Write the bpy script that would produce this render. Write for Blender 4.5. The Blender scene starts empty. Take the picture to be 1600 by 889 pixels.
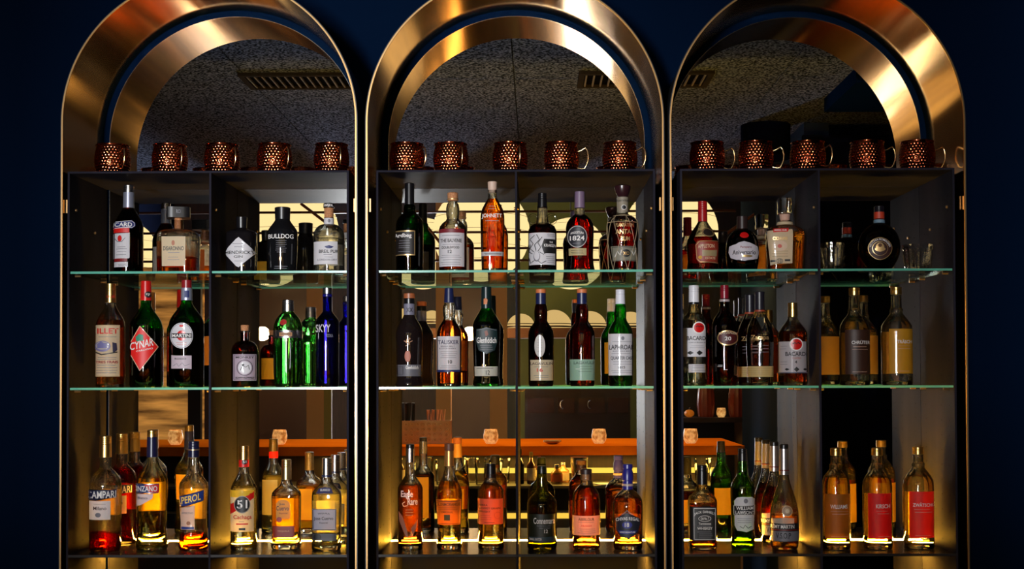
import bpy, bmesh, math, random
from mathutils import Vector, Matrix
random.seed(7)
S = bpy.context.scene
COL = S.collection
R = math.radians
PI = math.pi
# ------------------------------------------------------------------ camera
F = 2047.0                       # focal length in pixels of the 1600x889 frame
VPX, VPY = 838.0, 591.0          # where lines running straight back meet
YAW, PITCH, ROLL = R(0.5), R(1.2), R(-0.17)
PPX = VPX - F * math.tan(YAW)
PPY = VPY - F * math.tan(PITCH)
cam = bpy.data.cameras.new('camera')
cam.sensor_width = 36.0
cam.lens = 36.0 * F / 1600.0
cam.shift_x = (800.0 - PPX) / 1600.0
cam.shift_y = (PPY - 444.5) / 1600.0
cam.clip_start = 0.05
cam.clip_end = 60
camo = bpy.data.objects.new('camera', cam)
RM = (Matrix.Rotation(YAW, 3, 'Z') @ Matrix.Rotation(PI / 2 + PITCH, 3, 'X') @ Matrix.Rotation(ROLL, 3, 'Z'))
camo.matrix_world = RM.to_4x4()
COL.objects.link(camo)
S.camera = camo

def P(px, py, Y):
    v = RM @ Vector(((px - PPX) / F, (PPY - py) / F, -1.0))
    return v * (Y / v.y)

# ------------------------------------------------------------------ world, exposure
w = bpy.data.worlds.new('world'); S.world = w; w.use_nodes = True
w.node_tree.nodes['Background'].inputs[0].default_value = (0.02, 0.03, 0.06, 1)
w.node_tree.nodes['Background'].inputs[1].default_value = 0.3
S.view_settings.view_transform = 'Standard'
S.view_settings.look = 'None'
S.view_settings.gamma = 1.0
S.view_settings.use_curve_mapping = False
S.view_settings.exposure = 0.0
cy = S.cycles
cy.max_bounces = 18; cy.diffuse_bounces = 3; cy.glossy_bounces = 8
cy.transmission_bounces = 14; cy.transparent_max_bounces = 40
cy.caustics_reflective = True; cy.caustics_refractive = True
cy.sample_clamp_indirect = 6.0
cy.blur_glossy = 0.3
try:
    cy.use_denoising = True
    cy.denoiser = 'OPENIMAGEDENOISE'
except Exception:
    pass

YM, YU, YH = 3.85, 3.539, 3.521      # mirror face, unit fronts, hoop fronts
ZC = 1.13                            # ceiling above the eye
ZF = -1.45                           # floor
K = dict(key=620.0, fill=13.0, strip=1600.0, lantern=1.3)

# ------------------------------------------------------------------ materials
_m = {}
def lin(c):
    def f(v):
        v = v / 255.0
        return v / 12.92 if v <= 0.04045 else ((v + 0.055) / 1.055) ** 2.4
    return tuple(f(v) for v in c)

def newmat(key):
    m = bpy.data.materials.new(key); m.use_nodes = True
    nt = m.node_tree
    for n in list(nt.nodes):
        nt.nodes.remove(n)
    out = nt.nodes.new('ShaderNodeOutputMaterial')
    return m, nt, out

def pbr(c, rough=0.5, metal=0.0, spec=0.5, trans=0.0, coat=0.0, em=None, es=0.0, bump=None):
    key = ('pbr', tuple(c), rough, metal, spec, trans, coat, em, es, bump)
    if key in _m: return _m[key]
    m, nt, out = newmat('paint')
    b = nt.nodes.new('ShaderNodeBsdfPrincipled')
    b.inputs['Base Color'].default_value = (*c, 1)
    b.inputs['Roughness'].default_value = rough
    b.inputs['Metallic'].default_value = metal
    b.inputs['Specular IOR Level'].default_value = spec
    b.inputs['Transmission Weight'].default_value = trans
    b.inputs['Coat Weight'].default_value = coat
    b.inputs['Coat Roughness'].default_value = 0.05
    if em:
        b.inputs['Emission Color'].default_value = (*em, 1)
        b.inputs['Emission Strength'].default_value = es
    if bump:
        kind, sc, st = bump
        tc = nt.nodes.new('ShaderNodeTexCoord')
        if kind == 'hammer':
            t = nt.nodes.new('ShaderNodeTexVoronoi'); t.feature = 'SMOOTH_F1'
            t.inputs['Smoothness'].default_value = 0.35; src = t.outputs['Distance']
        else:
            t = nt.nodes.new('ShaderNodeTexNoise'); src = t.outputs['Fac']
            t.inputs['Detail'].default_value = 4
        t.inputs['Scale'].default_value = sc
        nt.links.new(tc.outputs['Object'], t.inputs['Vector'])
        bp = nt.nodes.new('ShaderNodeBump'); bp.inputs['Strength'].default_value = st
        bp.inputs['Distance'].default_value = 0.002 if kind != 'hammer' else 0.0016
        nt.links.new(src, bp.inputs['Height']); nt.links.new(bp.outputs['Normal'], b.inputs['Normal'])
    nt.links.new(b.outputs[0], out.inputs[0])
    _m[key] = m
    return m

def paint(r, g, b, rough=0.5, **k):
    return pbr(lin((r, g, b)), rough, **k)

def thin_glass(c=(0.97, 0.98, 0.97), edge=None, rough=0.0, k=1.3):
    key = ('tg', c, edge, rough, k)
    if key in _m: return _m[key]
    edge = edge or tuple(v * 0.6 for v in c)
    m, nt, out = newmat('bottle_glass')
    lw = nt.nodes.new('ShaderNodeLayerWeight'); lw.inputs['Blend'].default_value = 0.35
    mp = nt.nodes.new('ShaderNodeMath'); mp.operation = 'POWER'; mp.inputs[1].default_value = 2.0
    nt.links.new(lw.outputs['Facing'], mp.inputs[0])
    mx = nt.nodes.new('ShaderNodeMix'); mx.data_type = 'RGBA'
    mx.inputs[6].default_value = (*c, 1); mx.inputs[7].default_value = (*edge, 1)
    nt.links.new(mp.outputs[0], mx.inputs[0])
    tr = nt.nodes.new('ShaderNodeBsdfTransparent'); nt.links.new(mx.outputs[2], tr.inputs[0])
    gl = nt.nodes.new('ShaderNodeBsdfGlossy'); gl.inputs['Roughness'].default_value = 0.03
    fr = nt.nodes.new('ShaderNodeFresnel'); fr.inputs[0].default_value = 1.5
    f2 = nt.nodes.new('ShaderNodeMath'); f2.operation = 'MULTIPLY'; f2.inputs[1].default_value = k; f2.use_clamp = True
    nt.links.new(fr.outputs[0], f2.inputs[0])
    mi = nt.nodes.new('ShaderNodeMixShader')
    nt.links.new(f2.outputs[0], mi.inputs[0]); nt.links.new(tr.outputs[0], mi.inputs[1]); nt.links.new(gl.outputs[0], mi.inputs[2])
    nt.links.new(mi.outputs[0], out.inputs[0])
    _m[key] = m
    return m

def solid_glass(c, ior=1.4, rough=0.0, mix=False):
    key = ('sg', c, ior, rough, mix)
    if key in _m: return _m[key]
    m, nt, out = newmat('liquid')
    g = nt.nodes.new('ShaderNodeBsdfRefraction' if ior < 1.4 else 'ShaderNodeBsdfGlass'); g.inputs['Color'].default_value = (*c, 1)
    g.inputs['IOR'].default_value = ior; g.inputs['Roughness'].default_value = rough
    if ior < 1.4 or mix:
        tr = nt.nodes.new('ShaderNodeBsdfTransparent'); tr.inputs[0].default_value = (*c, 1)
        mi = nt.nodes.new('ShaderNodeMixShader'); mi.inputs[0].default_value = 0.5
        nt.links.new(tr.outputs[0], mi.inputs[1]); nt.links.new(g.outputs[0], mi.inputs[2]); nt.links.new(mi.outputs[0], out.inputs[0])
    else:
        nt.links.new(g.outputs[0], out.inputs[0])
    _m[key] = m
    return m

def emit(c, s, key=None):
    k = ('em', c, s)
    if k in _m: return _m[k]
    m, nt, out = newmat('glow')
    e = nt.nodes.new('ShaderNodeEmission'); e.inputs[0].default_value = (*c, 1); e.inputs[1].default_value = s
    nt.links.new(e.outputs[0], out.inputs[0])
    _m[k] = m
    return m

def paper(r, g, b, through=0.45, rough=0.6):
    key = ('paper', r, g, b, through)
    if key in _m: return _m[key]
    c = lin((r, g, b))
    m, nt, out = newmat('label_paper')
    d = nt.nodes.new('ShaderNodeBsdfPrincipled'); d.inputs['Base Color'].default_value = (*c, 1)
    d.inputs['Roughness'].default_value = rough; d.inputs['Coat Weight'].default_value = .5; d.inputs['Coat Roughness'].default_value = .07
    t = nt.nodes.new('ShaderNodeBsdfTranslucent'); t.inputs[0].default_value = (*c, 1)
    mi = nt.nodes.new('ShaderNodeMixShader'); mi.inputs[0].default_value = through
    nt.links.new(d.outputs[0], mi.inputs[1]); nt.links.new(t.outputs[0], mi.inputs[2])
    nt.links.new(mi.outputs[0], out.inputs[0])
    _m[key] = m
    return m

def noisy(c1, c2, scale, rough=0.7, metal=0.0, stretch=(1, 1, 1), bump=0.0, em=0.0, detail=5, lo=0.35, hi=0.65, name='surface', spec=0.5):
    m, nt, out = newmat(name)
    tc = nt.nodes.new('ShaderNodeTexCoord'); mp = nt.nodes.new('ShaderNodeMapping')
    mp.inputs['Scale'].default_value = stretch
    nt.links.new(tc.outputs['Object'], mp.inputs[0])
    n = nt.nodes.new('ShaderNodeTexNoise'); n.inputs['Scale'].default_value = scale; n.inputs['Detail'].default_value = detail
    nt.links.new(mp.outputs[0], n.inputs['Vector'])
    r = nt.nodes.new('ShaderNodeValToRGB')
    r.color_ramp.elements[0].position = lo; r.color_ramp.elements[0].color = (*c1, 1)
    r.color_ramp.elements[1].position = hi; r.color_ramp.elements[1].color = (*c2, 1)
    nt.links.new(n.outputs['Fac'], r.inputs[0])
    b = nt.nodes.new('ShaderNodeBsdfPrincipled'); b.inputs['Roughness'].default_value = rough; b.inputs['Metallic'].default_value = metal; b.inputs['Specular IOR Level'].default_value = spec
    nt.links.new(r.outputs[0], b.inputs['Base Color'])
    if em:
        nt.links.new(r.outputs[0], b.inputs['Emission Color']); b.inputs['Emission Strength'].default_value = em
    if bump:
        bp = nt.nodes.new('ShaderNodeBump'); bp.inputs['Strength'].default_value = bump; bp.inputs['Distance'].default_value = 0.004
        nt.links.new(n.outputs['Fac'], bp.inputs['Height']); nt.links.new(bp.outputs['Normal'], b.inputs['Normal'])
    nt.links.new(b.outputs[0], out.inputs[0])
    return m

NAVY = pbr(lin((5, 20, 42)), 0.7, spec=0.0)
NIGHT = pbr(lin((7, 10, 22)), 0.8, spec=0.0)
STEEL = noisy((0.015, 0.0145, 0.021), (0.022, 0.020, 0.029), 9, rough=0.5, metal=0.0, stretch=(1, 1, 0.4), name='blackened_steel', spec=0.0012)
STEELF_ = pbr((0.09, 0.09, 0.11), 0.35, 0.7)
BRASS = noisy((0.56, 0.25, 0.03), (0.74, 0.36, 0.05), 30, rough=0.13, metal=1.0, stretch=(1, 0.05, 1), name='brushed_brass', bump=0.02)
BRASSE = pbr((0.46, 0.28, 0.12), 0.4, 1.0)
BLACKM = pbr((0.012, 0.012, 0.014), 0.4)
MIRROR = pbr((0.86, 0.86, 0.84), 0.0, 1.0)
BEVEL = pbr((0.9, 0.9, 0.85), 0.15, 1.0)
SHELFG = thin_glass((0.94, 0.97, 0.95), (0.8, 0.9, 0.84), k=.35)
def _edge():
    m, nt, out = newmat('glass_shelf_edge')
    d = nt.nodes.new('ShaderNodeBsdfPrincipled'); d.inputs['Base Color'].default_value = (0.10, 0.42, 0.32, 1)
    d.inputs['Roughness'].default_value = 0.15
    t = nt.nodes.new('ShaderNodeBsdfTranslucent'); t.inputs[0].default_value = (0.25, 0.75, 0.5, 1)
    mi = nt.nodes.new('ShaderNodeMixShader'); mi.inputs[0].default_value = 0.12
    nt.links.new(d.outputs[0], mi.inputs[1]); nt.links.new(t.outputs[0], mi.inputs[2]); nt.links.new(mi.outputs[0], out.inputs[0])
    return m
SHELFE = _edge()
COPPER = pbr((0.60, 0.15, 0.07), 0.16, 1.0, bump=('hammer', 130, 1.0))
COPPERS = pbr((0.55, 0.14, 0.065), 0.12, 1.0)
GOLD = pbr((0.83, 0.55, 0.18), 0.28, 1.0)
SILVER = pbr((0.75, 0.75, 0.78), 0.25, 1.0)
CLEAR = thin_glass((0.96, 0.97, 0.95))
CLEARS = solid_glass((0.97, 0.98, 0.96), 1.45)

# ------------------------------------------------------------------ lights
def area(name, loc, target, sx, sy, power, color=(1, 1, 1), spread=None):
    l = bpy.data.lights.new(name, 'AREA'); l.shape = 'RECTANGLE'; l.size = sx; l.size_y = sy
    l.energy = power; l.color = color
    if spread: l.spread = spread
    o = bpy.data.objects.new(name, l); o.location = loc
    d = Vector(target) - Vector(loc)
    o.rotation_euler = d.to_track_quat('-Z', 'Y').to_euler()
    COL.objects.link(o); return o
WX1, WX2 = -1.46, 1.12
area('window_daylight', (WX1, -4.02, -0.05), (WX1, 0, -0.05), 0.40, 1.5, K['key'], (0.93, 0.96, 1.0))
area('side_window_daylight', (WX2, -4.02, -0.05), (WX2, 0, -0.05), 0.26, 1.5, K['fill'], (1.0, 0.52, 0.12))  # added warm fill behind the camera, no known window there

# ------------------------------------------------------------------ mesh helpers
def link(name, me, mats, parent=None, smooth=None):
    o = bpy.data.objects.new(name, me)
    COL.objects.link(o)
    for m in (mats if isinstance(mats, (list, tuple)) else [mats]):
        me.materials.append(m)
    if smooth is not None:
        for p in me.polygons: p.use_smooth = True
        try: me.set_sharp_from_angle(angle=R(smooth))
        except Exception: pass
    if parent: o.parent = parent
    return o

class MB:
    def __init__(s): s.v = []; s.f = []; s.m = []
    def add(s, vs, fs, mi=0):
        b = len(s.v); s.v += [tuple(v) for v in vs]
        s.f += [tuple(i + b for i in f) for f in fs]; s.m += [mi] * len(fs)
    def box(s, x0, x1, y0, y1, z0, z1, mi=0):
        vs = [(x, y, z) for z in (z0, z1) for y in (y0, y1) for x in (x0, x1)]
        s.add(vs, [(0, 2, 3, 1), (4, 5, 7, 6), (0, 1, 5, 4), (2, 6, 7, 3), (0, 4, 6, 2), (1, 3, 7, 5)], mi)
    def bar(s, a, b, r, n=8, mi=0, r2=None):
        s.tube([a, b], r, n, mi, r2)
    def tube(s, pts, r, n=8, mi=0, r2=None):
        pts = [Vector(p) for p in pts]; rings = []
        up = None
        for i, p in enumerate(pts):
            d = (pts[min(i + 1, len(pts) - 1)] - pts[max(i - 1, 0)]).normalized()
            if up is None:
                up = Vector((0, 0, 1)) if abs(d.z) < 0.9 else Vector((0, 1, 0))
            a = d.cross(up).normalized(); up = a.cross(d).normalized()
            rr = r if r2 is None else r + (r2 - r) * i / (len(pts) - 1)
            rings.append([p + (a * math.cos(2 * PI * k / n) + up * math.sin(2 * PI * k / n)) * rr for k in range(n)])
        vs = [v for g in rings for v in g]; fs = []
        for i in range(len(pts) - 1):
            for k in range(n):
                fs.append((i * n + k, i * n + (k + 1) % n, (i + 1) * n + (k + 1) % n, (i + 1) * n + k))
        fs.append(tuple(range(n))[::-1]); fs.append(tuple((len(pts) - 1) * n + k for k in range(n)))
        s.add(vs, fs, mi)
    def lathe(s, prof, n=40, mi=0, c=(0, 0, 0), ex=None, dr=1.0, rot=0.0, closed=True):
        """prof [(z, r)] from top to bottom; ex(r) superellipse power"""
        rings = []
        vs = []; fs = []
        for z, r in prof:
            e = ex(r) if ex else 2.0
            d = 1 + (dr - 1) * ((e - 2) / (ex.n - 2) if ex and ex.n > 2 else 1) if ex else dr
            for k in range(n):
                t = 2 * PI * k / n
                q = polar(t, r, r * d, e)
                x = q * math.sin(t); y = -q * math.cos(t)
                vs.append((c[0] + x * math.cos(rot) - y * math.sin(rot), c[1] + x * math.sin(rot) + y * math.cos(rot), c[2] + z))
        for i in range(len(prof) - 1):
            for k in range(n):
                fs.append((i * n + k, (i + 1) * n + k, (i + 1) * n + (k + 1) % n, i * n + (k + 1) % n))
        if closed:
            fs.append(tuple(range(n))); fs.append(tuple((len(prof) - 1) * n + k for k in range(n))[::-1])
        s.add(vs, fs, mi)
    def build(s, name, mats, parent=None, smooth=None, loc=None):
        me = bpy.data.meshes.new(name)
        me.from_pydata(s.v, [], s.f); me.update()
        for p, i in zip(me.polygons, s.m): p.material_index = i
        o = link(name, me, mats, parent, smooth)
        if loc: o.location = loc
        return o

def polar(t, a, b, n):
    if n <= 2.001 and abs(a - b) < 1e-9: return a
    if a <= 1e-7: return a
    s_, c_ = abs(math.sin(t)) / a, abs(math.cos(t)) / max(b, 1e-7)
    return (s_ ** n + c_ ** n) ** (-1.0 / n)

def tag(o, label=None, cat=None, group=None, kind=None):
    if label: o['label'] = label
    if cat: o['category'] = cat
    if group: o['group'] = group
    if kind: o['kind'] = kind
    return o

def empty(name, loc=(0, 0, 0), label=None, cat=None, group=None):
    o = bpy.data.objects.new(name, None); o.location = loc; o.empty_display_size = 0.05
    COL.objects.link(o)
    return tag(o, label, cat, group)

def struct(name, mb, mats, smooth=None):
    o = mb.build(name, mats, None, smooth); o['kind'] = 'structure'; return o

# ------------------------------------------------------------------ room shell
XL, XR, YB = -3.3, 2.3, -4.2
mb = MB(); mb.box(XL, XR, YM + 0.004, YM + 0.15, ZF, ZC + 0.5); struct('wall_back', mb, NAVY)
mb = MB(); mb.box(XL - .1, XL, YB, YM + .15, ZF, 1.9); struct('wall_left', mb, NIGHT)
mb = MB(); mb.box(XR, XR + .1, YB, YM + .15, ZF, 1.9); struct('wall_right', mb, NIGHT)
DARKWOOD = noisy(lin((30, 16, 10)), lin((48, 27, 16)), 12, rough=0.45, stretch=(6, 6, 0.6), name='dark_wood')
mb = MB(); mb.box(XL, XR, YB - .1, YB, ZF, 1.9); struct('wall_front', mb, DARKWOOD)
mb = MB(); mb.box(XL, XR, YB, YM + .15, ZF - .1, ZF)
struct('floor', mb, noisy(lin((40, 28, 20)), lin((60, 42, 30)), 8, rough=0.35, stretch=(0.4, 5, 1), name='floor_boards'))
CEILM = noisy((0.008, 0.011, 0.018), (0.14, 0.18, 0.29), 110, spec=0.0, rough=0.9, bump=0.8, lo=0.42, hi=0.62, detail=3, name='wood_wool_panel')
mb = MB()
ys = [0.55, 1.55, 2.32, 3.1, YM + .15]; xs = [XL, -2.08, -1.08, -0.08, 0.92, 1.92, XR]
g = 0.0022
for i in range(len(xs) - 1):
    for j in range(len(ys) - 1):
        mb.box(xs[i] + g, xs[i + 1] - g, ys[j] + g, ys[j + 1] - g, ZC, ZC + 0.03)
mb.box(XL, XR, 0.55, YM + .15, ZC + 0.02, ZC + 0.1)
mb.box(XL, XR, YB, 0.56, 1.75, 1.85); mb.box(XL, XR, 0.55, 0.62, ZC + .05, 1.85)
struct('ceiling', mb, CEILM)
mb = MB(); mb.box(1.17, XR, 2.40, 2.93, ZC - 0.055, ZC); struct('trim_1', mb, NAVY)
mb = MB(); mb.box(1.19, 1.30, 0.1, 1.9, ZF, ZC); struct('wall_partition', mb, pbr(lin((36, 46, 62)), 0.6, spec=0.0))
mb = MB(); mb.box(1.18, XR, 1.9, 1.93, ZF, ZC - .06); struct('wall_divider', mb, NIGHT)

def vent(x0, x1, y0, y1, lab):
    t = empty('ceiling_vent', ((x0 + x1) / 2, (y0 + y1) / 2, ZC), lab, 'ceiling vent')
    f = MB(); cx_, cy_ = (x0 + x1) / 2, (y0 + y1) / 2
    a, b, d = (x1 - x0) / 2, (y1 - y0) / 2, 0.022
    f.box(-a, a, -b, -b + d, -.012, 0); f.box(-a, a, b - d, b, -.012, 0)
    f.box(-a, -a + d, -b + d, b - d, -.012, 0); f.box(a - d, a, -b + d, b - d, -.012, 0)
    f.build('frame', pbr(lin((44, 42, 42)), .7, spec=0.0), t)
    q = MB(); q.box(-a + d, a - d, -b + d, b - d, -.002, 0); q.build('backing', pbr((.004, .004, .005), .9, spec=0.0), t)
    s_ = MB(); n = int((2 * a) / 0.028)
    for i in range(1, n):
        x = -a + 2 * a * i / n
        s_.box(x - .003, x + .003, -b + d, b - d, -.010, -.003)
    s_.build('slats', pbr(lin((110, 108, 108)), .7, spec=0.0), t)
vent(-1.10, -0.62, 2.66, 2.90, 'grey slatted air vent in the ceiling, mirrored in the left arch')
vent(0.16, 0.66, 2.66, 2.90, 'grey slatted air vent in the ceiling, mirrored in the middle arch')
mb = MB(); mb.lathe([(0, .11), (-.15, .11)], 40)
tag(mb.build('lamp_housing', [NIGHT], None, 40, (1.03, 1.84, ZC)), 'round dark drum housing hanging from the ceiling, seen in the right arch mirror', 'lamp housing')

# ------------------------------------------------------------------ hoops, mirrors
HX = [((94.5, 556.8), 'left'), ((572.2, 1038.2), 'middle'), ((1048.6, 1511.2), 'right')]
ZBASE = -0.62
def arch_path(xc, zc, r, n=72, zb=ZBASE):
    pts = [(xc - r, zb)]
    pts += [(xc - r * math.cos(PI * i / n), zc + r * math.sin(PI * i / n)) for i in range(n + 1)]
    pts += [(xc + r, zb)]
    return pts
def ribbon(m, xc, zc, r0, r1, y0, y1, mi=0, zb=ZBASE):
    a = arch_path(xc, zc, r0, zb=zb); b = arch_path(xc, zc, r1, zb=zb); n = len(a)
    vs = []
    for (p, q) in zip(a, b):
        vs += [(p[0], y0, p[1]), (p[0], y1, p[1]), (q[0], y1, q[1]), (q[0], y0, q[1])]
    fs = []
    for i in range(n - 1):
        for k in range(4):
            fs.append((4 * i + k, 4 * i + (k + 1) % 4, 4 * i + 4 + (k + 1) % 4, 4 * i + 4 + k))
    fs += [(0, 3, 2, 1), (4 * n - 4, 4 * n - 3, 4 * n - 2, 4 * n - 1)]
    m.add(vs, fs, mi)
arcs = []
for (pl, pr), side in HX:
    a = P(pl, 540, YH).x; b = P(pr, 540, YH).x
    xc, r = (a + b) / 2, (b - a) / 2
    zc = P((pl + pr) / 2, 190, YH).z
    arcs.append((xc, zc, r))
    t = empty('brass_arch', (xc, YH, ZBASE), 'tall deep brushed brass arch framing the %s shelf unit' % side, 'arch frame')
    def rel(o):
        o.parent = t; o.matrix_parent_inverse = Matrix.Translation(-Vector(t.location)); return o
    m_ = MB(); ribbon(m_, xc, zc, r - 0.004, r, YH + .0015, YM + .0035); rel(m_.build('brass_lining', BRASS, None, 30))
    m_ = MB(); ribbon(m_, xc, zc, r - 0.0034, r + 0.0006, YH, YH + .0014); rel(m_.build('brass_front_edge', BRASSE, None, 30))
    m_ = MB(); ribbon(m_, xc, zc, r + 0.0002, r + 0.003, YH + .0015, YM + .0035); rel(m_.build('black_outer_shell', BLACKM, None, 30))
    for sx in (-1, 1):
        m_ = MB(); zz = P(100, 321, YH).z
        m_.box(xc + sx * (r - .008) - .002, xc + sx * (r - .008) + .002, YH + .02, YH + .026, zz - .018, zz + .018)
        rel(m_.build('hinge_pin', BRASSE, None))
    # mirror
    rm = r - 0.0245
    pts = arch_path(xc, zc, rm)
    m_ = MB(); n = len(pts)
    m_.add([(p[0], YM, p[1]) for p in pts] + [(p[0], YM + .0035, p[1]) for p in pts],
           [tuple(range(n)), tuple(range(n, 2 * n))[::-1]], 0)
    t2 = empty('arched_mirror', (xc, YM + .0035, ZBASE), 'arched wall mirror behind the bottles of the %s shelf unit' % side, 'mirror')
    o = m_.build('mirror_glass', MIRROR); o.parent = t2; o.matrix_parent_inverse = Matrix.Translation(-Vector(t2.location))
    m_ = MB(); ribbon(m_, xc, zc, rm, rm + .0016, YM - .0004, YM + .0035)
    o = m_.build('polished_edge', BEVEL, None, 30); o.parent = t2; o.matrix_parent_inverse = Matrix.Translation(-Vector(t2.location))

# base cabinet under everything
mb = MB(); mb.box(XL + .3, 1.9, YU - .02, YM + .0035, ZF, ZBASE - .03)
t = empty('base_cabinet', (0, YU, ZF), 'black low cabinet carrying the three shelf units', 'cabinet')
def keep(o, t):
    o.parent = t; o.matrix_parent_inverse = Matrix.Translation(-Vector(t.location)); return o
keep(mb.build('body', BLACKM), t)
mb = MB(); mb.box(XL + .28, 1.92, YU - .03, YM + .0035, ZBASE - .03, ZBASE); keep(mb.build('worktop', STEEL), t)
for i in range(6):
    x0 = XL + .32 + i * .71
    mb = MB(); mb.box(x0, x0 + .69, YU - .036, YU - .02, ZF + .06, ZBASE - .05); d = keep(mb.build('door', STEEL), t)
    mb = MB(); mb.box(x0 + .62, x0 + .635, YU - .05, YU - .036, -1.0, -.85); h = mb.build('handle', BRASSE); h.parent = d; h.matrix_parent_inverse = Matrix.Identity(4)

# ------------------------------------------------------------------ shelf units
UX = [((104.6, 328, 545), 'left'), ((588, 807, 1025), 'middle'), ((1064, 1281.5, 1494), 'right')]
PY_TOP, PY_S1, PY_S2, PY_S3 = 265, 421.5, 604, 866
ZT = P(806, PY_TOP, YU).z; Z1 = P(806, PY_S1, YU).z; Z2 = P(806, PY_S2, YU).z; Z3 = P(806, PY_S3, YU).z
TH = 0.0055
YELLOW = (1.0, 0.62, 0.10)
for ui, ((pa, pm, pb), side) in enumerate(UX):
    xa, xm, xb = P(pa, 540, YU).x, P(pm, 540, YU).x, P(pb, 540, YU).x
    t = empty('shelf_unit', ((xa + xb) / 2, YU, ZBASE), 'open blackened steel bottle shelf unit under the %s brass arch' % side, 'shelf unit')
    def pt(name, m_, mat, sm=None): return keep(m_.build(name, mat, None, sm), t)
    ye = YM - .0015
    for x0 in (xa, xb - TH):
        m_ = MB(); m_.box(x0, x0 + TH, YU, ye, ZBASE, ZT, 0)
        pt('side_panel', m_, STEEL)
    m_ = MB(); m_.box(xm - TH / 2, xm + TH / 2, YU, ye, ZBASE, ZT - TH); pt('partition', m_, STEEL)
    m_ = MB(); m_.box(xa + TH, xb - TH, YU, ye, ZT - TH, ZT); pt('top_panel', m_, STEEL)
    m_ = MB(); m_.box(xa + TH, xm - TH / 2, YU, YM - .022, Z3 - .007, Z3); m_.box(xm + TH / 2, xb - TH, YU, YM - .022, Z3 - .007, Z3)
    pt('bottom_shelf', m_, pbr((0.03, 0.027, 0.027), 0.25, 0.3))
    m_ = MB()
    for (q0, q1) in ((xa + TH, xm - TH / 2), (xm + TH / 2, xb - TH)):
        m_.box(q0 + .001, q1 - .001, YM - .010, YM - .005, Z3 - .0045, Z3 - .0003)
    pt('light_strip', m_, emit((1.0, 0.47, 0.035), K['strip']))
    m_ = MB()
    for xx, nx in ((xa + TH, 1), (xm - TH / 2, -1), (xm + TH / 2, 1), (xb - TH, -1)):
        for yy in (YU + .045, YU + .115, ye - .05):
            z = ZBASE + .05
            while z < ZT - .03:
                m_.lathe([(0, .0017), (0.0003, .0017)], 8)
                k = 16; base = len(m_.v) - k
                for i in range(k):
                    vx, vy, vz = m_.v[base + i]
                    m_.v[base + i] = (xx + nx * (vz + .0001), yy + vx, z + vy)
                z += .041
    pt('peg_holes', m_, pbr((.004, .004, .004), .9, spec=0.0))
    for zz in (Z1, Z2):
        for xx, nx in ((xa + TH, 1), (xm - TH / 2, -1), (xm + TH / 2, 1), (xb - TH, -1)):
            for yy in (YU + .045, ye - .05):
                m_ = MB(); m_.bar((xx, yy, zz - .0095), (xx + nx * .016, yy, zz - .0095), .0034, 8); pt('shelf_pin', m_, BRASSE, 40)
    for xx, nx in ((xa + TH, 1), (xm - TH / 2, -1), (xm + TH / 2, 1), (xb - TH, -1)):
        for yy, zz in ((YU + .045, ZT - .10), (YU + .2, ZT - .145)):
            m_ = MB(); m_.bar((xx, yy, zz), (xx + nx * .004, yy, zz), .0038, 10); pt('screw', m_, BRASSE, 40)
    for ri, zz in enumerate((Z1, Z2)):
        for ci, (q0, q1) in enumerate(((xa + TH, xm - TH / 2), (xm + TH / 2, xb - TH))):
            m_ = MB(); x0, x1, y0, y1 = q0 + .001, q1 - .001, YU + .006, YM - .003
            z0, z1 = zz - .006, zz
            m_.box(x0, x1, y0, y1, z0, z1, 0)
            m_.m[-4] = 1
            o = m_.build('glass_shelf', [SHELFG, SHELFE])
            tag(o, 'green-edged clear glass shelf, %s one, %s half of the %s shelf unit' % (('upper', 'lower')[ri], ('left', 'right')[ci], side), 'glass shelf', 'glass shelves')

# ------------------------------------------------------------------ bottle builder
def alpha_of(p): return math.atan2(-p.x, p.y)

class Ex:
    def __init__(s, n, hm): s.n = n; s.h = hm
    def __call__(s, r):
        if s.n <= 2: return 2.0
        k = min(max((r / s.h - .5) / .4, 0), 1); k = k * k * (3 - 2 * k)
        return 2 + (s.n - 2) * k

def interp(prof, y):
    if y <= prof[0][0]: return prof[0][1]
    for (a, ra), (b, rb) in zip(prof, prof[1:]):
        if a <= y <= b:
            return ra + (rb - ra) * (y - a) / max(b - a, 1e-6)
    return prof[-1][1]

def shoulder(yn, hn, ys0, ys1, yb, hw, style='s', foot=None):
    """profile in photo pixels from the lip down to the base"""
    p = [(yn, hn), (ys0, hn)]
    n = 8
    for i in range(1, n + 1):
        t = i / n
        if style == 'round':
            p.append((ys0 + (ys1 - ys0) * (1 - math.cos(t * PI / 2)), hn + (hw - hn) * math.sin(t * PI / 2)))
        elif style == 'cone':
            e = t if t < .8 else .8 + (t - .8) * 1.0
            p.append((ys0 + (ys1 - ys0) * t, hn + (hw - hn) * min(1, t * 1.02 - .02 * t * t)))
        elif style == 'hump':
            u = math.sin(t * PI / 2) ** .9 if t > .3 else t * t * 1.6 / .3 * .9 * .3
            v = t * t * (3 - 2 * t)
            p.append((ys0 + (ys1 - ys0) * t, hn + (hw - hn) * (0.5 * v + .5 * math.sin(t * PI / 2))))
        else:
            p.append((ys0 + (ys1 - ys0) * t, hn + (hw - hn) * t * t * (3 - 2 * t)))
    if foot: p += foot
    else: p.append((yb - 3, hw))
    p += [(yb - 1, (foot[-1][1] if foot else hw) - .4), (yb, (foot[-1][1] if foot else hw) - 2.2)]
    return p

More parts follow.
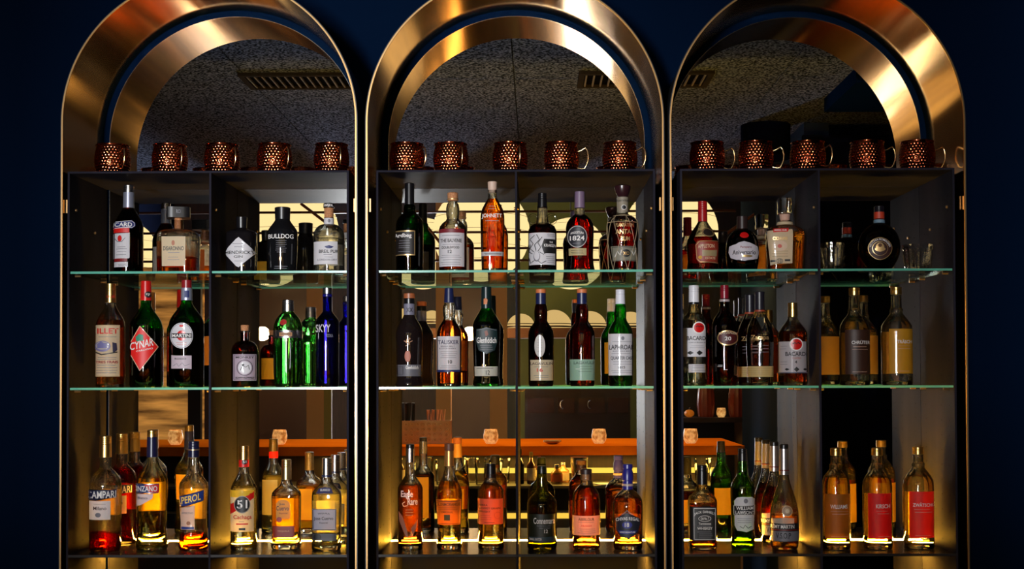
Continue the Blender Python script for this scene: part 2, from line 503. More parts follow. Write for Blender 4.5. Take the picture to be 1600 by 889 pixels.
class Bottle:
    def __init__(s, cx, depth, zs, yb, prof, n=2.0, dr=1.0):
        s.cx, s.Y, s.prof, s.yb = cx, depth, prof, yb
        s.sc = depth / F
        s.x = P(cx, (prof[0][0] + yb) / 2, depth).x
        s.zs = zs
        s.hm = max(h for y, h in prof)
        s.z = lambda y: max(zs + (yb - y) * s.sc, zs)
        s.ex = Ex(n, s.hm * s.sc); s.dr = dr
        s.al = math.atan2(-s.x, depth)
        s._tab = {}
    def rad(s, y): return interp(s.prof, y) * s.sc
    def R(s, t, r):
        e = s.ex(r); d = 1 + (s.dr - 1) * ((e - 2) / (s.ex.n - 2) if s.ex.n > 2 else 1)
        return polar(t, r, r * d, e)
    def theta(s, x, yl):
        """world polar angle whose projection falls at photo x, at label height yl"""
        r = s.rad(yl); key = round(r * 2e4)
        if key not in s._tab:
            tb = []
            for i in range(-110, 111):
                tw = R(i) + s.al
                tb.append((s.R(tw, r) * math.sin(R(i)) / s.sc, tw))
            # keep the monotonic middle
            mid = 110; lo = mid; hi = mid
            while lo > 0 and tb[lo - 1][0] < tb[lo][0]: lo -= 1
            while hi < 220 and tb[hi + 1][0] > tb[hi][0]: hi += 1
            s._tab[key] = tb[lo:hi + 1]
        tb = s._tab[key]; q = x - s.cx
        if q <= tb[0][0]: return tb[0][1] - R(min(50, (tb[0][0] - q) * 5))
        if q >= tb[-1][0]: return tb[-1][1] + R(min(50, (q - tb[-1][0]) * 5))
        a, b = 0, len(tb) - 1
        while b - a > 1:
            m = (a + b) // 2
            if tb[m][0] <= q: a = m
            else: b = m
        (xa, ta), (xb, tb_) = tb[a], tb[b]
        return ta + (tb_ - ta) * (q - xa) / max(xb - xa, 1e-9)
    def pt(s, x, y, yl, off, back=False):
        t = s.theta(x, yl)
        if back: t = PI + s.al - (t - s.al)
        r = s.R(t, s.rad(y)) + off
        return (r * math.sin(t), -r * math.cos(t), s.z(y) - s.zs)

def fill(poly, step=3.5):
    """fill a convex outline with a grid of quads"""
    ys_ = [p[1] for p in poly]; y0, y1 = min(ys_), max(ys_)
    ny = max(1, int((y1 - y0) / step)); xs_ = [p[0] for p in poly]
    nx = max(2, int((max(xs_) - min(xs_)) / 2.2))
    levels = [y0 + (y1 - y0) * j / ny for j in range(ny + 1)]
    for yv in ys_: levels.append(yv)
    levels = sorted(levels); lv = [levels[0]]
    for v in levels[1:]:
        if v - lv[-1] > .15: lv.append(v)
    vs, fs = [], []
    for k, y in enumerate(lv):
        yy = min(max(y, y0 + 1e-4), y1 - 1e-4); cr = []
        for (a, b) in zip(poly, poly[1:] + poly[:1]):
            if (a[1] - yy) * (b[1] - yy) <= 0 and abs(a[1] - b[1]) > 1e-9:
                cr.append(a[0] + (b[0] - a[0]) * (yy - a[1]) / (b[1] - a[1]))
        xa, xb = min(cr), max(cr)
        vs += [(xa + (xb - xa) * i / nx, y) for i in range(nx + 1)]
    for j in range(len(lv) - 1):
        for i in range(nx):
            a = j * (nx + 1) + i; fs.append((a, a + 1, a + nx + 2, a + nx + 1))
    return vs, fs

def ell(cx, cy_, rx, ry, n=28): return [(cx + rx * math.cos(2 * PI * i / n), cy_ + ry * math.sin(2 * PI * i / n)) for i in range(n)]
def stroke(pts, w_):
    vs, fs = [], []
    for i, p in enumerate(pts):
        a = pts[max(i - 1, 0)]; b = pts[min(i + 1, len(pts) - 1)]
        dx, dy = b[0] - a[0], b[1] - a[1]; l = math.hypot(dx, dy) or 1
        vs += [(p[0] - dy / l * w_ / 2, p[1] + dx / l * w_ / 2), (p[0] + dy / l * w_ / 2, p[1] - dx / l * w_ / 2)]
    for i in range(len(pts) - 1): fs.append((2 * i, 2 * i + 1, 2 * i + 3, 2 * i + 2))
    return vs, fs
_txt = {}
def text2d(txt, bold=.015, space=1.0):
    k = (txt, bold, space)
    if k not in _txt:
        c = bpy.data.curves.new('t', 'FONT'); c.body = txt; c.size = 1; c.offset = bold; c.resolution_u = 3
        c.space_character = space
        o = bpy.data.objects.new('t', c); me = o.to_mesh()
        vs = [(v.co.x, v.co.y) for v in me.vertices]; fs = [tuple(p.vertices) for p in me.polygons]
        o.to_mesh_clear(); bpy.data.objects.remove(o); bpy.data.curves.remove(c)
        xs_ = [v[0] for v in vs]; ys_ = [v[1] for v in vs]
        x0, x1, y0, y1 = min(xs_), max(xs_), min(ys_), max(ys_)
        _txt[k] = ([((x - x0) / (x1 - x0), (y - y0) / (y1 - y0)) for x, y in vs], fs)
    return _txt[k]

def shape2d(e):
    k = e[0]
    if k == 'R': return fill([(e[1], e[3]), (e[2], e[3]), (e[2], e[4]), (e[1], e[4])]), e[5]
    if k == 'E': return fill(ell(e[1], e[2], e[3], e[4])), e[5]
    if k == 'P': return fill(e[1]), e[2]
    if k == 'O':
        pts = ell(e[1], e[2], e[3], e[4], 32); pts.append(pts[0]); return stroke(pts, e[5]), e[6]
    if k == 'F':
        x0, x1, y0, y1 = e[1:5]; pts = []
        for (a, b) in (((x0, y0), (x1, y0)), ((x1, y0), (x1, y1)), ((x1, y1), (x0, y1)), ((x0, y1), (x0, y0))):
            n = max(2, int(math.hypot(b[0] - a[0], b[1] - a[1]) / 3))
            pts += [(a[0] + (b[0] - a[0]) * i / n, a[1] + (b[1] - a[1]) * i / n) for i in range(n)]
        pts.append(pts[0]); return stroke(pts, e[5]), e[6]
    if k == 'L':
        pts = []
        for a, b in zip(e[1], e[1][1:]):
            n = max(1, int(math.hypot(b[0] - a[0], b[1] - a[1]) / 3))
            pts += [(a[0] + (b[0] - a[0]) * i / n, a[1] + (b[1] - a[1]) * i / n) for i in range(n)]
        pts.append(e[1][-1]); return stroke(pts, e[2]), e[3]
    if k in 'TA':   # text fitted to a box; optional rise (slant) and arc
        txt, x0, x1, y0, y1, mat = e[1:7]; rise = e[7] if len(e) > 7 else 0; arc = e[8] if len(e) > 8 else 0
        vs, fs = text2d(txt)
        return ([(x0 + (x1 - x0) * u, y1 - (y1 - y0) * v - rise * u - arc * (4 * u * (1 - u))) for u, v in vs], fs), mat
    if k == 'C':    # text running round a circle: text, cx, cy, r, height, start deg, end deg, mat
        txt, cx_, cy_, r, h, a0, a1, mat = e[1:9]
        vs, fs = text2d(txt)
        out = []
        for u, v in vs:
            a = R(a0 + (a1 - a0) * u); rr = r + h * v
            out.append((cx_ + rr * math.sin(a), cy_ - rr * math.cos(a)))
        return (out, fs), mat

def put(B, parent, elems, name, yl=None, base=.0006, stepo=.00025, back=False):
    m = MB(); mats = []
    for i, e in enumerate(elems):
        (vs, fs), mat = shape2d(e)
        if mat not in mats: mats.append(mat)
        yy = yl if yl is not None else (B.prof[-4][0] + B.prof[0][0]) / 2
        m.add([B.pt(x, y, yy, base + stepo * i, back) for x, y in vs], fs, mats.index(mat))
    return m.build(name, mats, parent)

BLK, WHT = paint(18, 16, 18), paint(222, 216, 212)
def bottle(cx, depth, row, yb, prof, label, glass=CLEAR, liq=None, ytop=None, caps=(), labels=(), direct=None, n=2.0, dr=1.0,
           opaque=None, cat='bottle', group=None, back=None, seg=44, base_h=5, extra=None, name='bottle', tint=None):
    zs = {1: Z1, 2: Z2, 3: Z3, 0: ZT}[row]
    B = Bottle(cx, depth, zs, yb, prof, n, dr)
    for gm, tt in ((GREENG, (.5, .92, .5)), (GREEND, (.4, .7, .45)), (BROWNG, (.7, .4, .25)), (BLUEG, (.4, .35, .85))):
        if glass is gm: tint = tt
    t = empty(name, (B.x, depth, zs + .0002), label, cat, group or {1: 'bottles on the upper glass shelves', 2: 'bottles on the lower glass shelves', 3: 'bottles on the lit bottom shelf'}[row])
    pz = [(B.z(y) - zs, h * B.sc) for y, h in prof]
    # refine profile
    m = MB(); m.lathe(pz, seg, 0, ex=B.ex, dr=dr)
    if opaque is None and base_h:
        yb_ = yb - base_h
        bp = [(B.z(yb_) - zs, (interp(prof, yb_) - 1.2) * B.sc * .8), (B.z(yb_ + 1) - zs, (interp(prof, yb_) - .9) * B.sc)]
        bp += [(B.z(yb - 1.2) - zs, (interp(prof, yb - 1.2) - .9) * B.sc), (.0006, (interp(prof, yb) - .9) * B.sc)]
        m.lathe(bp, seg, 1, ex=B.ex, dr=dr)
    bmats = [opaque or glass, CLEARS, solid_glass(tint or (.98, .98, .97), 1.5, mix=True)]
    ylow = ytop if ytop else yb - 8
    up = [(y, h) for y, h in prof if y < ylow - 1.5] + [(ylow - 1, interp(prof, ylow - 1))]
    if opaque is None and len(up) > 2:
        ring_ = [(y, h - .35) for y, h in up] + [(y, max(h - 2.3, .5)) for y, h in up[::-1]]
        m.lathe([(B.z(y) - zs, h * B.sc) for y, h in ring_ + ring_[:1]], seg, 2, ex=B.ex, dr=dr, closed=False)
    m.build('glass', bmats if opaque is None else [opaque], t, 50)
    if liq is not None:
        lp = [(y, h - 1.1) for y, h in prof if ytop < y < yb - base_h]
        lp = [(ytop, interp(prof, ytop) - 1.1)] + lp + [(yb - base_h - .3, interp(prof, yb - base_h) - 1.3)]
        m = MB(); m.lathe([(B.z(y) - zs, h * B.sc) for y, h in lp], seg, 0, ex=B.ex, dr=dr)
        m.build('liquid', solid_glass(liq, 1.36), t, 50)
    for c in caps:
        nm, mat, cp = c[0], c[1], c[2]
        kw = c[3] if len(c) > 3 else {}
        m = MB(); m.lathe([(B.z(y) - zs, h * B.sc) for y, h in cp], kw.get('seg', 32), 0, ex=Ex(kw['n'], cp[0][1] * B.sc * .5) if 'n' in kw else None, rot=kw.get('rot', 0))
        o = m.build(nm, mat, t, 35)
        if len(c) > 4: put(Bottle(cx, depth, zs, yb, cp), o, c[4], 'lettering', (cp[0][0] + cp[-1][0]) / 2)
    for L_ in labels:
        nm = 'label'; el = L_
        yl = None
        if isinstance(el[0], str): nm = el[0]; el = el[1:]
        # vertical middle
        (vs, fs), _ = shape2d(el[0]); yy = [v[1] for v in vs]; yl = (min(yy) + max(yy)) / 2
        o = put(B, t, el[:1], nm, yl)
        if len(el) > 1: put(B, o, el[1:], 'printing', yl, base=.0010)
    if direct:
        (vs, fs), _ = shape2d(direct[0]); yl = sum(v[1] for v in vs) / len(vs)
        put(B, t, direct, 'printing', yl)
    if back:
        hw, y0, y1, mat = back
        put(B, t, [('R', cx - hw, cx + hw, y0, y1, mat)], 'back_label', (y0 + y1) / 2, back=True)
    if extra: extra(B, t)
    return t

def rcap(y0, y1, h, h2=None, ribs=3):
    """screw cap outline with ridges"""
    h2 = h2 or h; p = [(y0, h * .82), (y0 + .8, h)]
    for i in range(ribs):
        y = y0 + 2.5 + (y1 - y0 - 4) * .45 * i / max(ribs, 1)
        p += [(y, h), (y + .5, h * .93), (y + 1.0, h)]
    p += [(y1, h2), (y1 + .3, h2 * .8)]
    return p
def pcap(y0, y1, h, h2=None):
    return [(y0, h * .85), (y0 + .8, h), (y1, h2 or h), (y1 + .2, (h2 or h) * .8)]
def bars(x0, x1, ys_, mat, h=.7, jit=3): 
    random.seed(int(x0 * 7 + ys_[0]))
    return [('R', x0 + random.random() * jit, x1 - random.random() * jit, y, y + h, mat) for y in ys_]
# ------------------------------------------------------------------ colours of the labels
CREAM, OFFW, TAN_ = paper(236, 214, 176), paper(224, 216, 210, .3), paper(205, 178, 120)
WHITEP = paper(226, 222, 226, .3)
YEL, ORA = paper(250, 196, 60, .55), paper(240, 128, 30, .5)
RED, DRED, NVY, GREY = paint(196, 22, 16), paint(120, 14, 18), paint(24, 34, 92), paint(110, 108, 116)
GLD = pbr((0.75, 0.5, 0.22), .35, .8)
CORKM = noisy(lin((150, 96, 58)), lin((190, 132, 88)), 300, rough=.8, name='cork')
NAVYC = paint(22, 30, 70, .35); BLKC = paint(16, 15, 18, .3); REDC = paint(190, 20, 20, .3)
GREENG = thin_glass((0.13, 0.56, 0.13), (0.01, 0.26, 0.04))
GREEND = thin_glass((0.05, 0.24, 0.07), (0.004, 0.06, 0.015))
OLIVE = thin_glass((0.42, 0.46, 0.10), (0.08, 0.12, 0.02))
BROWNG = thin_glass((0.40, 0.13, 0.04), (0.08, 0.02, 0.01))
BLUEG = thin_glass((0.13, 0.10, 0.36), (0.03, 0.02, 0.16))
CLR = (0.97, 0.97, 0.94)
WHISKY = (0.95, 0.6, 0.2); AMBER = (0.93, 0.42, 0.08); DARKR = (0.42, 0.05, 0.015); PALE = (0.98, 0.90, 0.55); GOLDL = (0.98, 0.74, 0.26)
DARKL = (0.10, 0.03, 0.015)

# ================================================================== upper row, left unit
bottle(201, 3.665, 1, 421, shoulder(283, 7.5, 313, 347, 421, 22.5, 'hump'),
  'tall dark bottle with silver cap and white and blue label, beside the square amber decanter', BROWNG, DARKR, 322,
  caps=[('cap', SILVER, rcap(280, 296, 8)), ('neck_foil', pbr((.45, .47, .6), .3, .7), pcap(291, 318, 8.2, 8.8))],
  labels=[[('P', [(176, 339), (206, 337), (211, 341), (211, 346), (206, 350), (176, 351)], paint(36, 44, 100)),
           ('L', [(178, 340), (206, 338.4), (209.5, 341.5), (209.5, 346), (206, 348.7), (178, 350)], .8, WHT), ('T', 'RICARD', 173, 206, 341, 347.5, WHT)],
          [('R', 179, 202, 348.5, 357, RED)],
          [('P', [(178.5, 358), (202.5, 357), (202.5, 396), (201, 397), (178.5, 397)], WHITEP), ('E', 188, 366, 3, 5, RED), ('L', [(181, 366), (185, 371), (191, 371), (196, 365)], 1, GREY)] + bars(182, 199, (379, 382, 386, 391), GREY),
          [('R', 180, 199, 397, 402, DRED)],
          [('R', 180, 200, 402.5, 410.5, WHITEP)] + bars(184, 197, (406, 408), GREY)],
  back=(13, 358, 400, WHITEP))
def handles(B, t): pass
bottle(279, 3.70, 1, 420, [(333, 7), (346, 7.5), (347.5, 12), (349, 22), (352, 28), (356, 30.5), (362, 31), (416, 30), (419, 29.5), (420, 28)],
  'square clear decanter with black square cap and cream label, amber liquid', thin_glass((.97, .96, .92), (.5, .45, .38)), AMBER, 392, n=5, dr=.85,
  caps=[('neck', CORKM, pcap(330, 347, 6.5)), ('cap', BLKC, pcap(313, 330, 18), dict(n=7, rot=.25), [('T', 'DISARONNO', 266, 292, 318, 324, GREY)])],
  labels=[[('R', 254, 289, 361, 407, CREAM), ('E', 271, 371, 2.4, 4, AM := paint(150, 80, 40)), ('T', 'DISARONNO', 256.5, 286.5, 376.5, 383, BLK)] + bars(262, 281, (386, 393, 397), GREY)],
  back=(15, 365, 405, paper(210, 110, 40, .5)), base_h=4)
# upper row, left unit, right half
bottle(377.5, 3.68, 1, 420, [(333, 7), (345, 7), (348, 9), (350, 15), (353, 22), (356, 23.5), (416, 23), (419, 22.5), (420, 21)],
  'squat black apothecary bottle with a white diamond label', opaque=pbr((.006, .005, .006), .04, coat=.3), n=3.0,
  caps=[('cap', BLKC, pcap(329, 347, 8.7, 8))],
  labels=[[('P', [(373, 363), (400, 387), (395, 391), (373, 410), (369, 408), (355, 392), (353, 386), (357, 379), (369, 366)], WHITEP),
           ('T', 'HENDRICK\'S', 353, 396, 384, 389.5, BLK), ('T', 'GIN', 366, 379, 391.5, 395.5, BLK)] + bars(364, 382, (373, 378), GREY) + bars(365, 380, (400,), GREY)],
  back=(11, 384, 415, paper(225, 180, 60, .3)))
bottle(441.5, 3.665, 1, 420, shoulder(333, 11.5, 335, 356, 420, 23.5, 'hump', foot=[(375, 23.5), (400, 22.5), (417, 21.5)]),
  'black gin bottle with broad black cap and white lettering straight on the glass', opaque=pbr((.006, .006, .007), .03, coat=.3),
  caps=[('cap', BLKC, pcap(315, 334, 12.2, 11.6))],
  direct=[('T', 'BULLDOG', 420, 458, 359, 366, WHT)] + bars(431, 448, (369, 372, 375, 378, 381, 384, 387), GREY, .6) + bars(427, 450, (409, 412), GREY))
bottle(514, 3.665, 1, 420, shoulder(331, 7.5, 342, 362, 420, 24.5, 'round'),
  'round shouldered clear gin bottle with black stopper, cork and white label', CLEAR, CLR, 364,
  caps=[('stopper', BLKC, pcap(309, 316, 8.7), {}, [('T', 'BREIL', 507, 521, 311, 314.5, WHT)]), ('cork', CORKM, pcap(316, 332, 7.6, 7)), ('neck_label', WHITEP, pcap(332, 343, 7.9), {}, [('E', 514, 337, 2, 3, GREY)])],
  labels=[[('R', 491, 527, 371, 406.5, WHITEP), ('P', [(507, 379), (514, 377), (521, 379), (517, 382), (511, 382)], NVY), ('T', 'BREIL PUR', 499, 528, 384, 389, BLK), ('T', 'LONDON DRY', 497, 526, 398, 401, GREY)] + bars(505, 520, (391, 395), GREY)],
  back=(14, 372, 405, OFFW))
# upper row, middle unit
bottle(640, 3.635, 1, 420, [(312, 7), (315, 9), (320, 9.5), (324, 9), (328, 12), (333, 17), (339, 20.5), (346, 21.5), (380, 21.5), (417, 21), (419, 20.6), (420, 19)],
  'dark green whisky bottle with bulging neck and black label edged in gold', GREEND, DARKL, 352,
  caps=[('neck_foil', BLKC, pcap(279, 313, 7.3, 7.6))],
  labels=[[('R', 619, 648, 356, 394, paint(26, 20, 18)), ('R', 619, 648, 355.5, 357.3, GLD), ('R', 647, 648.3, 356, 394, GLD), ('R', 619, 648, 392.5, 394.4, GLD), ('T', 'Ardbeg', 617, 643, 360, 368, WHT)] + bars(622, 641, (371, 375, 379, 382, 388), GREY)],
  back=(13, 365, 408, paint(40, 36, 34)))
bottle(707.5, 3.64, 1, 420, [(306, 7.2), (310, 7), (312, 9), (319, 10.5), (328, 10.5), (335, 9.5), (338, 11), (342, 16), (347, 20), (353, 22), (400, 22), (417, 21.6), (419, 21.2), (420, 19)],
  'whisky bottle with cork top, bulbous neck and tall white label', CLEAR, (.72, .22, .06), 352,
  caps=[('cork', CORKM, pcap(294, 307, 8.4, 8)), ('collar', GLD, pcap(303, 305.5, 8.9))],
  labels=[[('R', 686.5, 725, 353, 411.5, WHITEP), ('R', 686.5, 725, 353, 359, paint(110, 24, 34)), ('A', 'THE BALVENIE', 689, 721, 368.5, 374, BLK, 0, 0), ('T', 'DOUBLEWOOD', 691, 717, 380, 384, BLK), ('T', '12', 700, 706, 386, 391, BLK)] + bars(690, 720, (363, 377, 394, 397, 401, 405, 408), GREY, .6)],
  back=(15, 358, 410, OFFW))
bottle(769.5, 3.61, 1, 420, [(292, 7), (304, 7), (308, 9), (314, 12.5), (322, 16.5), (332, 18.6), (345, 18.9), (380, 18.2), (417, 17), (419, 16.8), (420, 15)],
  'slender bottle of bright orange liquid with beige stopper and white lettering', CLEAR, (.99, .42, .06), 306,
  caps=[('stopper', paint(196, 168, 150, .5), [(278, 5.5), (279, 7.4), (290, 6.9), (292, 6.0), (296, 5.6), (296.3, 4)])],
  labels=[[('R', 752, 787, 389.5, 396, paint(166, 160, 160))] + bars(756, 783, (391.5, 393), BLK)],
  direct=[('T', 'JOHNETT', 753, 784, 330, 338, WHT)] + bars(762, 777, (318, 322), GREY) + bars(757, 780, (341,), GREY), dr=.75, n=2.6)
def rings(B, t):
    m = MB()
    for sx in (-1, 1):
        c = (sx * 14.5 * B.sc, 0, B.z(338) - B.zs); pts = []
        for i in range(17):
            a = 2 * PI * i / 16; pts.append((c[0] + 7.2 * B.sc * math.cos(a), -.004, c[2] + 7.2 * B.sc * math.sin(a)))
        m.tube(pts, 1.7 * B.sc, 8)
    m.build('ring_handles', CLEAR, t, 50)
octo = [('E', 839, 398, 5, 8, GREY), ('E', 839, 397, 4, 6.8, WHITEP)]
for q in ([(835, 391), (829, 385), (834, 378), (829, 371), (836, 365)], [(838, 389), (836, 380), (843, 372), (839, 364)], [(843, 391), (849, 395), (855, 390)],
          [(836, 404), (830, 408), (828, 400)], [(841, 405), (846, 409), (853, 405)], [(833, 394), (828, 390), (830, 379)], [(841, 390), (845, 384), (841, 377), (847, 368)]):
    octo.append(('L', q, .9, BLK))
bottle(847.5, 3.63, 1, 421, [(318, 8), (330, 8), (338, 9), (344, 10), (345.5, 14), (349, 19), (355, 21.8), (362, 22.2), (417, 22), (419, 21.5), (421, 19)],
  'black rum bottle with two glass ring handles and a white label of curling tentacles', CLEAR, (.16, .04, .02), 347,
  caps=[('cap', BLKC, rcap(297, 320, 6.9, 7.4))],
  labels=[[('R', 827, 867, 361, 411, WHITEP), ('P', [(850, 371), (869, 371), (869, 393), (850, 393), (846, 382)], BLK), ('T', 'KRAKEN', 850, 868, 378.5, 383, WHT), ('T', 'THE', 858, 863, 374.5, 377, WHT)] + octo + bars(852, 866, (363.5, 366, 398, 401, 404, 407), GREY, .6)],
  back=(14, 366, 408, OFFW), extra=rings)
bottle(906, 3.64, 1, 420, [(316, 7.5), (329, 8), (332, 12), (337, 17), (343, 20.5), (351, 22), (362, 21.6), (395, 20.6), (408, 21.4), (415, 23), (418, 22.9), (420, 21)],
  'deep red rum bottle with mauve cap and round black label above a tan strip', CLEAR, (.62, .05, .02), 331,
  caps=[('cap', paint(112, 92, 116, .4), pcap(293, 319, 7.8, 8.2))],
  labels=[[('E', 902, 366, 15.5, 17.5, paint(30, 30, 38)), ('O', 902, 366, 14.6, 16.4, 1.1, paint(170, 165, 160)), ('A', 'ANGOSTURA', 892, 912, 359, 362.5, WHT, 0, 1.2), ('T', '1824', 891, 913, 364.5, 372, WHT)] + bars(895, 909, (376,), GREY),
          [('R', 889, 916, 384, 395, paper(196, 180, 130, .3))] + bars(892, 913, (387, 390, 392), BLK, .5)])
def net(B, t):
    m = MB(); W_ = paint(150, 130, 100, .6)
    def surf(a, y): 
        r = B.R(a, B.rad(y)) + .0012
        return (r * math.sin(a), -r * math.cos(a), B.z(y) - B.zs)
    k = 6
    for i in range(k):
        for s_ in (-1, 1):
            pts = [surf(R(15) + 2 * PI * i / k + s_ * 2 * PI / k * 1.0 * j / 14, 334 + (418 - 334) * j / 14) for j in range(15)]
            m.tube(pts, .0008, 5)
    for y in (333, 344): m.tube([surf(2 * PI * j / 30, y) for j in range(31)], .0009, 5)
    m.build('wicker_net', W_, t, 50)
bottle(973, 3.62, 1, 420, [(322, 8.5), (330, 9), (333, 14), (336, 19), (341, 23), (348, 24.3), (370, 24), (400, 22.6), (417, 22), (419, 21.5), (420, 19.5)],
  'rum bottle in an open wicker net with flared dark wooden stopper', CLEAR, (.55, .05, .02), 343,
  caps=[('stopper', paint(44, 20, 24, .25), [(284.5, 10), (286, 12.8), (290, 12.6), (297, 10.4), (303, 7.6), (304, 6)]), ('neck_label', paper(140, 130, 112, .1), pcap(303, 329, 9.2, 8.8), {}, [('E', 975, 320, 3.6, 3.6, BLK), ('O', 975, 320, 3.6, 3.6, .7, WHT), ('T', 'PLANTATION', 965, 982, 308, 311, BLK)])],
  labels=[[('P', [(955, 382), (990, 382), (995, 384), (995, 405), (957, 405)], paper(120, 116, 100, .1)), ('F', 957, 994, 383.5, 404, .8, BLK), ('E', 978, 393, 6.5, 6, BLK), ('T', 'XO', 973.5, 983, 390.5, 395.8, GLD),
           ('L', [(961, 399), (965, 390), (969, 396), (971, 388)], .8, WHT), ('L', [(986, 389), (989, 396), (992, 388)], .8, WHT)]],
  direct=[('T', 'PLANTATION', 962, 990, 346, 352, GLD), ('T', 'ANTA', 962, 986, 356, 363, GLD), ('T', 'RUM', 970, 984, 367, 374, GLD)], extra=net)
# upper row, right unit
bottle(1098, 3.665, 1, 418, [(330, 6.6), (338, 7), (344, 10.5), (352, 16), (360, 20.5), (366, 23.6), (373, 25), (380, 25), (400, 23.5), (413, 25), (416, 24.6), (418, 22)],
  'teardrop rum bottle with red screw cap and red and gold label', CLEAR, (.60, .07, .02), 363,
  caps=[('cap', paint(150, 20, 22, .3), rcap(306, 338, 7.2, 7.4, 4))],
  labels=[['medallion', ('E', 1106, 356.5, 9, 7.4, GLD), ('E', 1106, 356.5, 7, 5.6, paint(34, 24, 20))],
          [('P', [(1090, 370), (1121, 369), (1121, 405), (1092, 404), (1088, 399), (1087, 376)], paint(130, 40, 22)), ('L', [(1121, 370), (1093, 371), (1088, 377), (1089, 398), (1094, 403), (1121, 404)], 1, GLD), ('T', 'APPLETON', 1091, 1115, 376, 382, CREAM, 1), ('P', [(1097, 385), (1119, 384), (1119, 394), (1097, 394)], paint(140, 120, 84)), ('E', 1094, 396, 3, 2.6, YEL), ('T', 'ESTATE', 1102, 1117, 395, 399, CREAM)]],
  back=(14, 372, 402, YEL))
bottle(1160, 3.66, 1, 418, [(349, 8.5), (351, 9), (353, 13.5), (357, 18), (363, 22), (371, 24.6), (380, 25.6), (392, 25.6), (404, 24.6), (412, 23), (416, 21.5), (418, 19)],
  'round bellied dark rum bottle with red seal dot and scalloped white label', BROWNG, (.20, .02, .01), 352,
  caps=[('cap', paint(40, 26, 24, .35), pcap(330, 351, 8.2, 8.8))],
  labels=[['seal', ('E', 1163, 361.5, 6.6, 4.8, REDC)],
          [('P', [(1140, 379), (1145, 377), (1150, 376), (1155, 373), (1163, 371.5), (1171, 373.5), (1177, 376), (1183, 379), (1185, 388), (1183, 398), (1176, 400), (1163, 402), (1150, 400), (1142, 397), (1139, 388)], paper(214, 206, 214, .3)), ('T', 'Aniversario', 1145, 1180, 385, 392, BLK), ('T', 'Pampero', 1157, 1174, 379, 383, DRED), ('E', 1167, 394.5, 8, 2, GLD)]])
bottle(1226.5, 3.665, 1, 418, [(337, 9), (343, 10), (345, 15), (348, 22), (352, 28), (357, 30), (363, 30), (400, 27.5), (414, 27), (417, 26.4), (418, 25)],
  'wide flat rum decanter with faceted glass stopper and long cream label', CLEAR, (.96, .58, .16), 355, n=3.6, dr=.6,
  caps=[('stopper', CLEARS, [(302, 10.5), (304, 11.5), (318, 10.5), (322, 11.5), (327, 11), (328, 7)], dict(n=4, seg=16)), ('cork', paint(190, 150, 130, .7), pcap(325, 340, 8.5, 7)), ('collar', CREAM, pcap(339, 344, 12, 13))],
  labels=[[('P', [(1200, 354), (1238, 352), (1238, 405), (1203, 408)], CREAM), ('P', [(1208, 351), (1233, 350), (1231, 356), (1210, 357)], RED), ('T', 'BARREL RUM', 1211, 1229, 352, 355, WHT), ('T', 'COAME', 1209, 1231, 364, 369, GLD), ('E', 1219, 378, 11, 8, paper(245, 222, 196)), ('E', 1219, 378.5, 3.2, 3, paint(190, 80, 60)), ('T', '10', 1216, 1221, 399, 404, BLK), ('R', 1204, 1212, 400, 403, BLK), ('R', 1226, 1234, 399, 402, BLK), ('O', 1218.5, 401.5, 4.6, 3.4, .8, BLK)] + bars(1207, 1232, (386, 390, 394), paint(170, 140, 100), .5)])
bottle(1374, 3.66, 1, 419, [(340, 8), (343, 8.5), (346, 15), (352, 22.5), (360, 28.5), (370, 32), (381, 33), (392, 31.6), (402, 27.5), (410, 22), (415, 18), (417.5, 18), (419, 16)],
  'big moon shaped brandy bottle with ring of white lettering round a gold crest', BROWNG, (.50, .07, .015), 345, n=2.0, dr=.55,
  caps=[('cap', paint(24, 22, 30, .3), rcap(316, 334, 7.6, 7.8)), ('neck_band', paint(190, 60, 34), pcap(325, 336, 8.1)), ('neck_ring', paint(110, 140, 160), pcap(337, 342.5, 8.4, 8.8))],
  labels=[[('E', 1375, 384, 18, 17.5, paint(52, 20, 14)), ('O', 1375, 384, 17.4, 17, .9, GLD), ('C', 'VECCHIA ROMAGNA', 1375, 384, 12.8, 3.4, -82, 82, WHT), ('O', 1375, 384, 11, 10.8, .6, GLD), ('E', 1375, 382, 6, 7, GLD), ('E', 1375, 385, 7.6, 3.6, GLD), ('E', 1375, 379, 2.6, 3, paint(90, 50, 20))]])

# ================================================================== second row, left unit
bottle(172.5, 3.66, 2, 606, shoulder(473, 8, 478, 508, 606, 22, 'hump'),
  'clear aperitif bottle with gold cap and tall cream label, nearest the left end', CLEAR, (.96, .62, .28), 500,
  caps=[('cap', GOLD, rcap(443, 473, 8, 8.3, 4), {}, [('T', 'LILLET', 167, 180, 462, 465.5, RED)])],
  labels=[[('R', 149, 186.5, 509, 589, CREAM), ('F', 150, 185.6, 510, 588, .6, paint(190, 160, 100)), ('T', 'LILLET', 147, 184, 514, 522.5, RED), ('E', 161, 542, 11.5, 8.5, paint(120, 112, 150)), ('E', 161, 541, 9.5, 6.5, paper(206, 196, 196)), ('P', [(154, 538), (159, 534), (168, 538), (168, 545), (154, 545)], paint(110, 106, 150)),
           ('P', [(175, 536), (181, 537), (182, 548), (176, 553)], paint(40, 36, 60)), ('L', [(151, 551), (160, 555), (172, 553), (182, 551)], 1.6, BLK), ('T', 'TRES FRAIS', 152, 183, 564.5, 568.5, paint(150, 40, 40))] + bars(153, 182, (527, 559, 562, 571, 575, 579, 583), GREY, .6)],
  back=(15, 512, 588, paper(226, 120, 40, .5)))
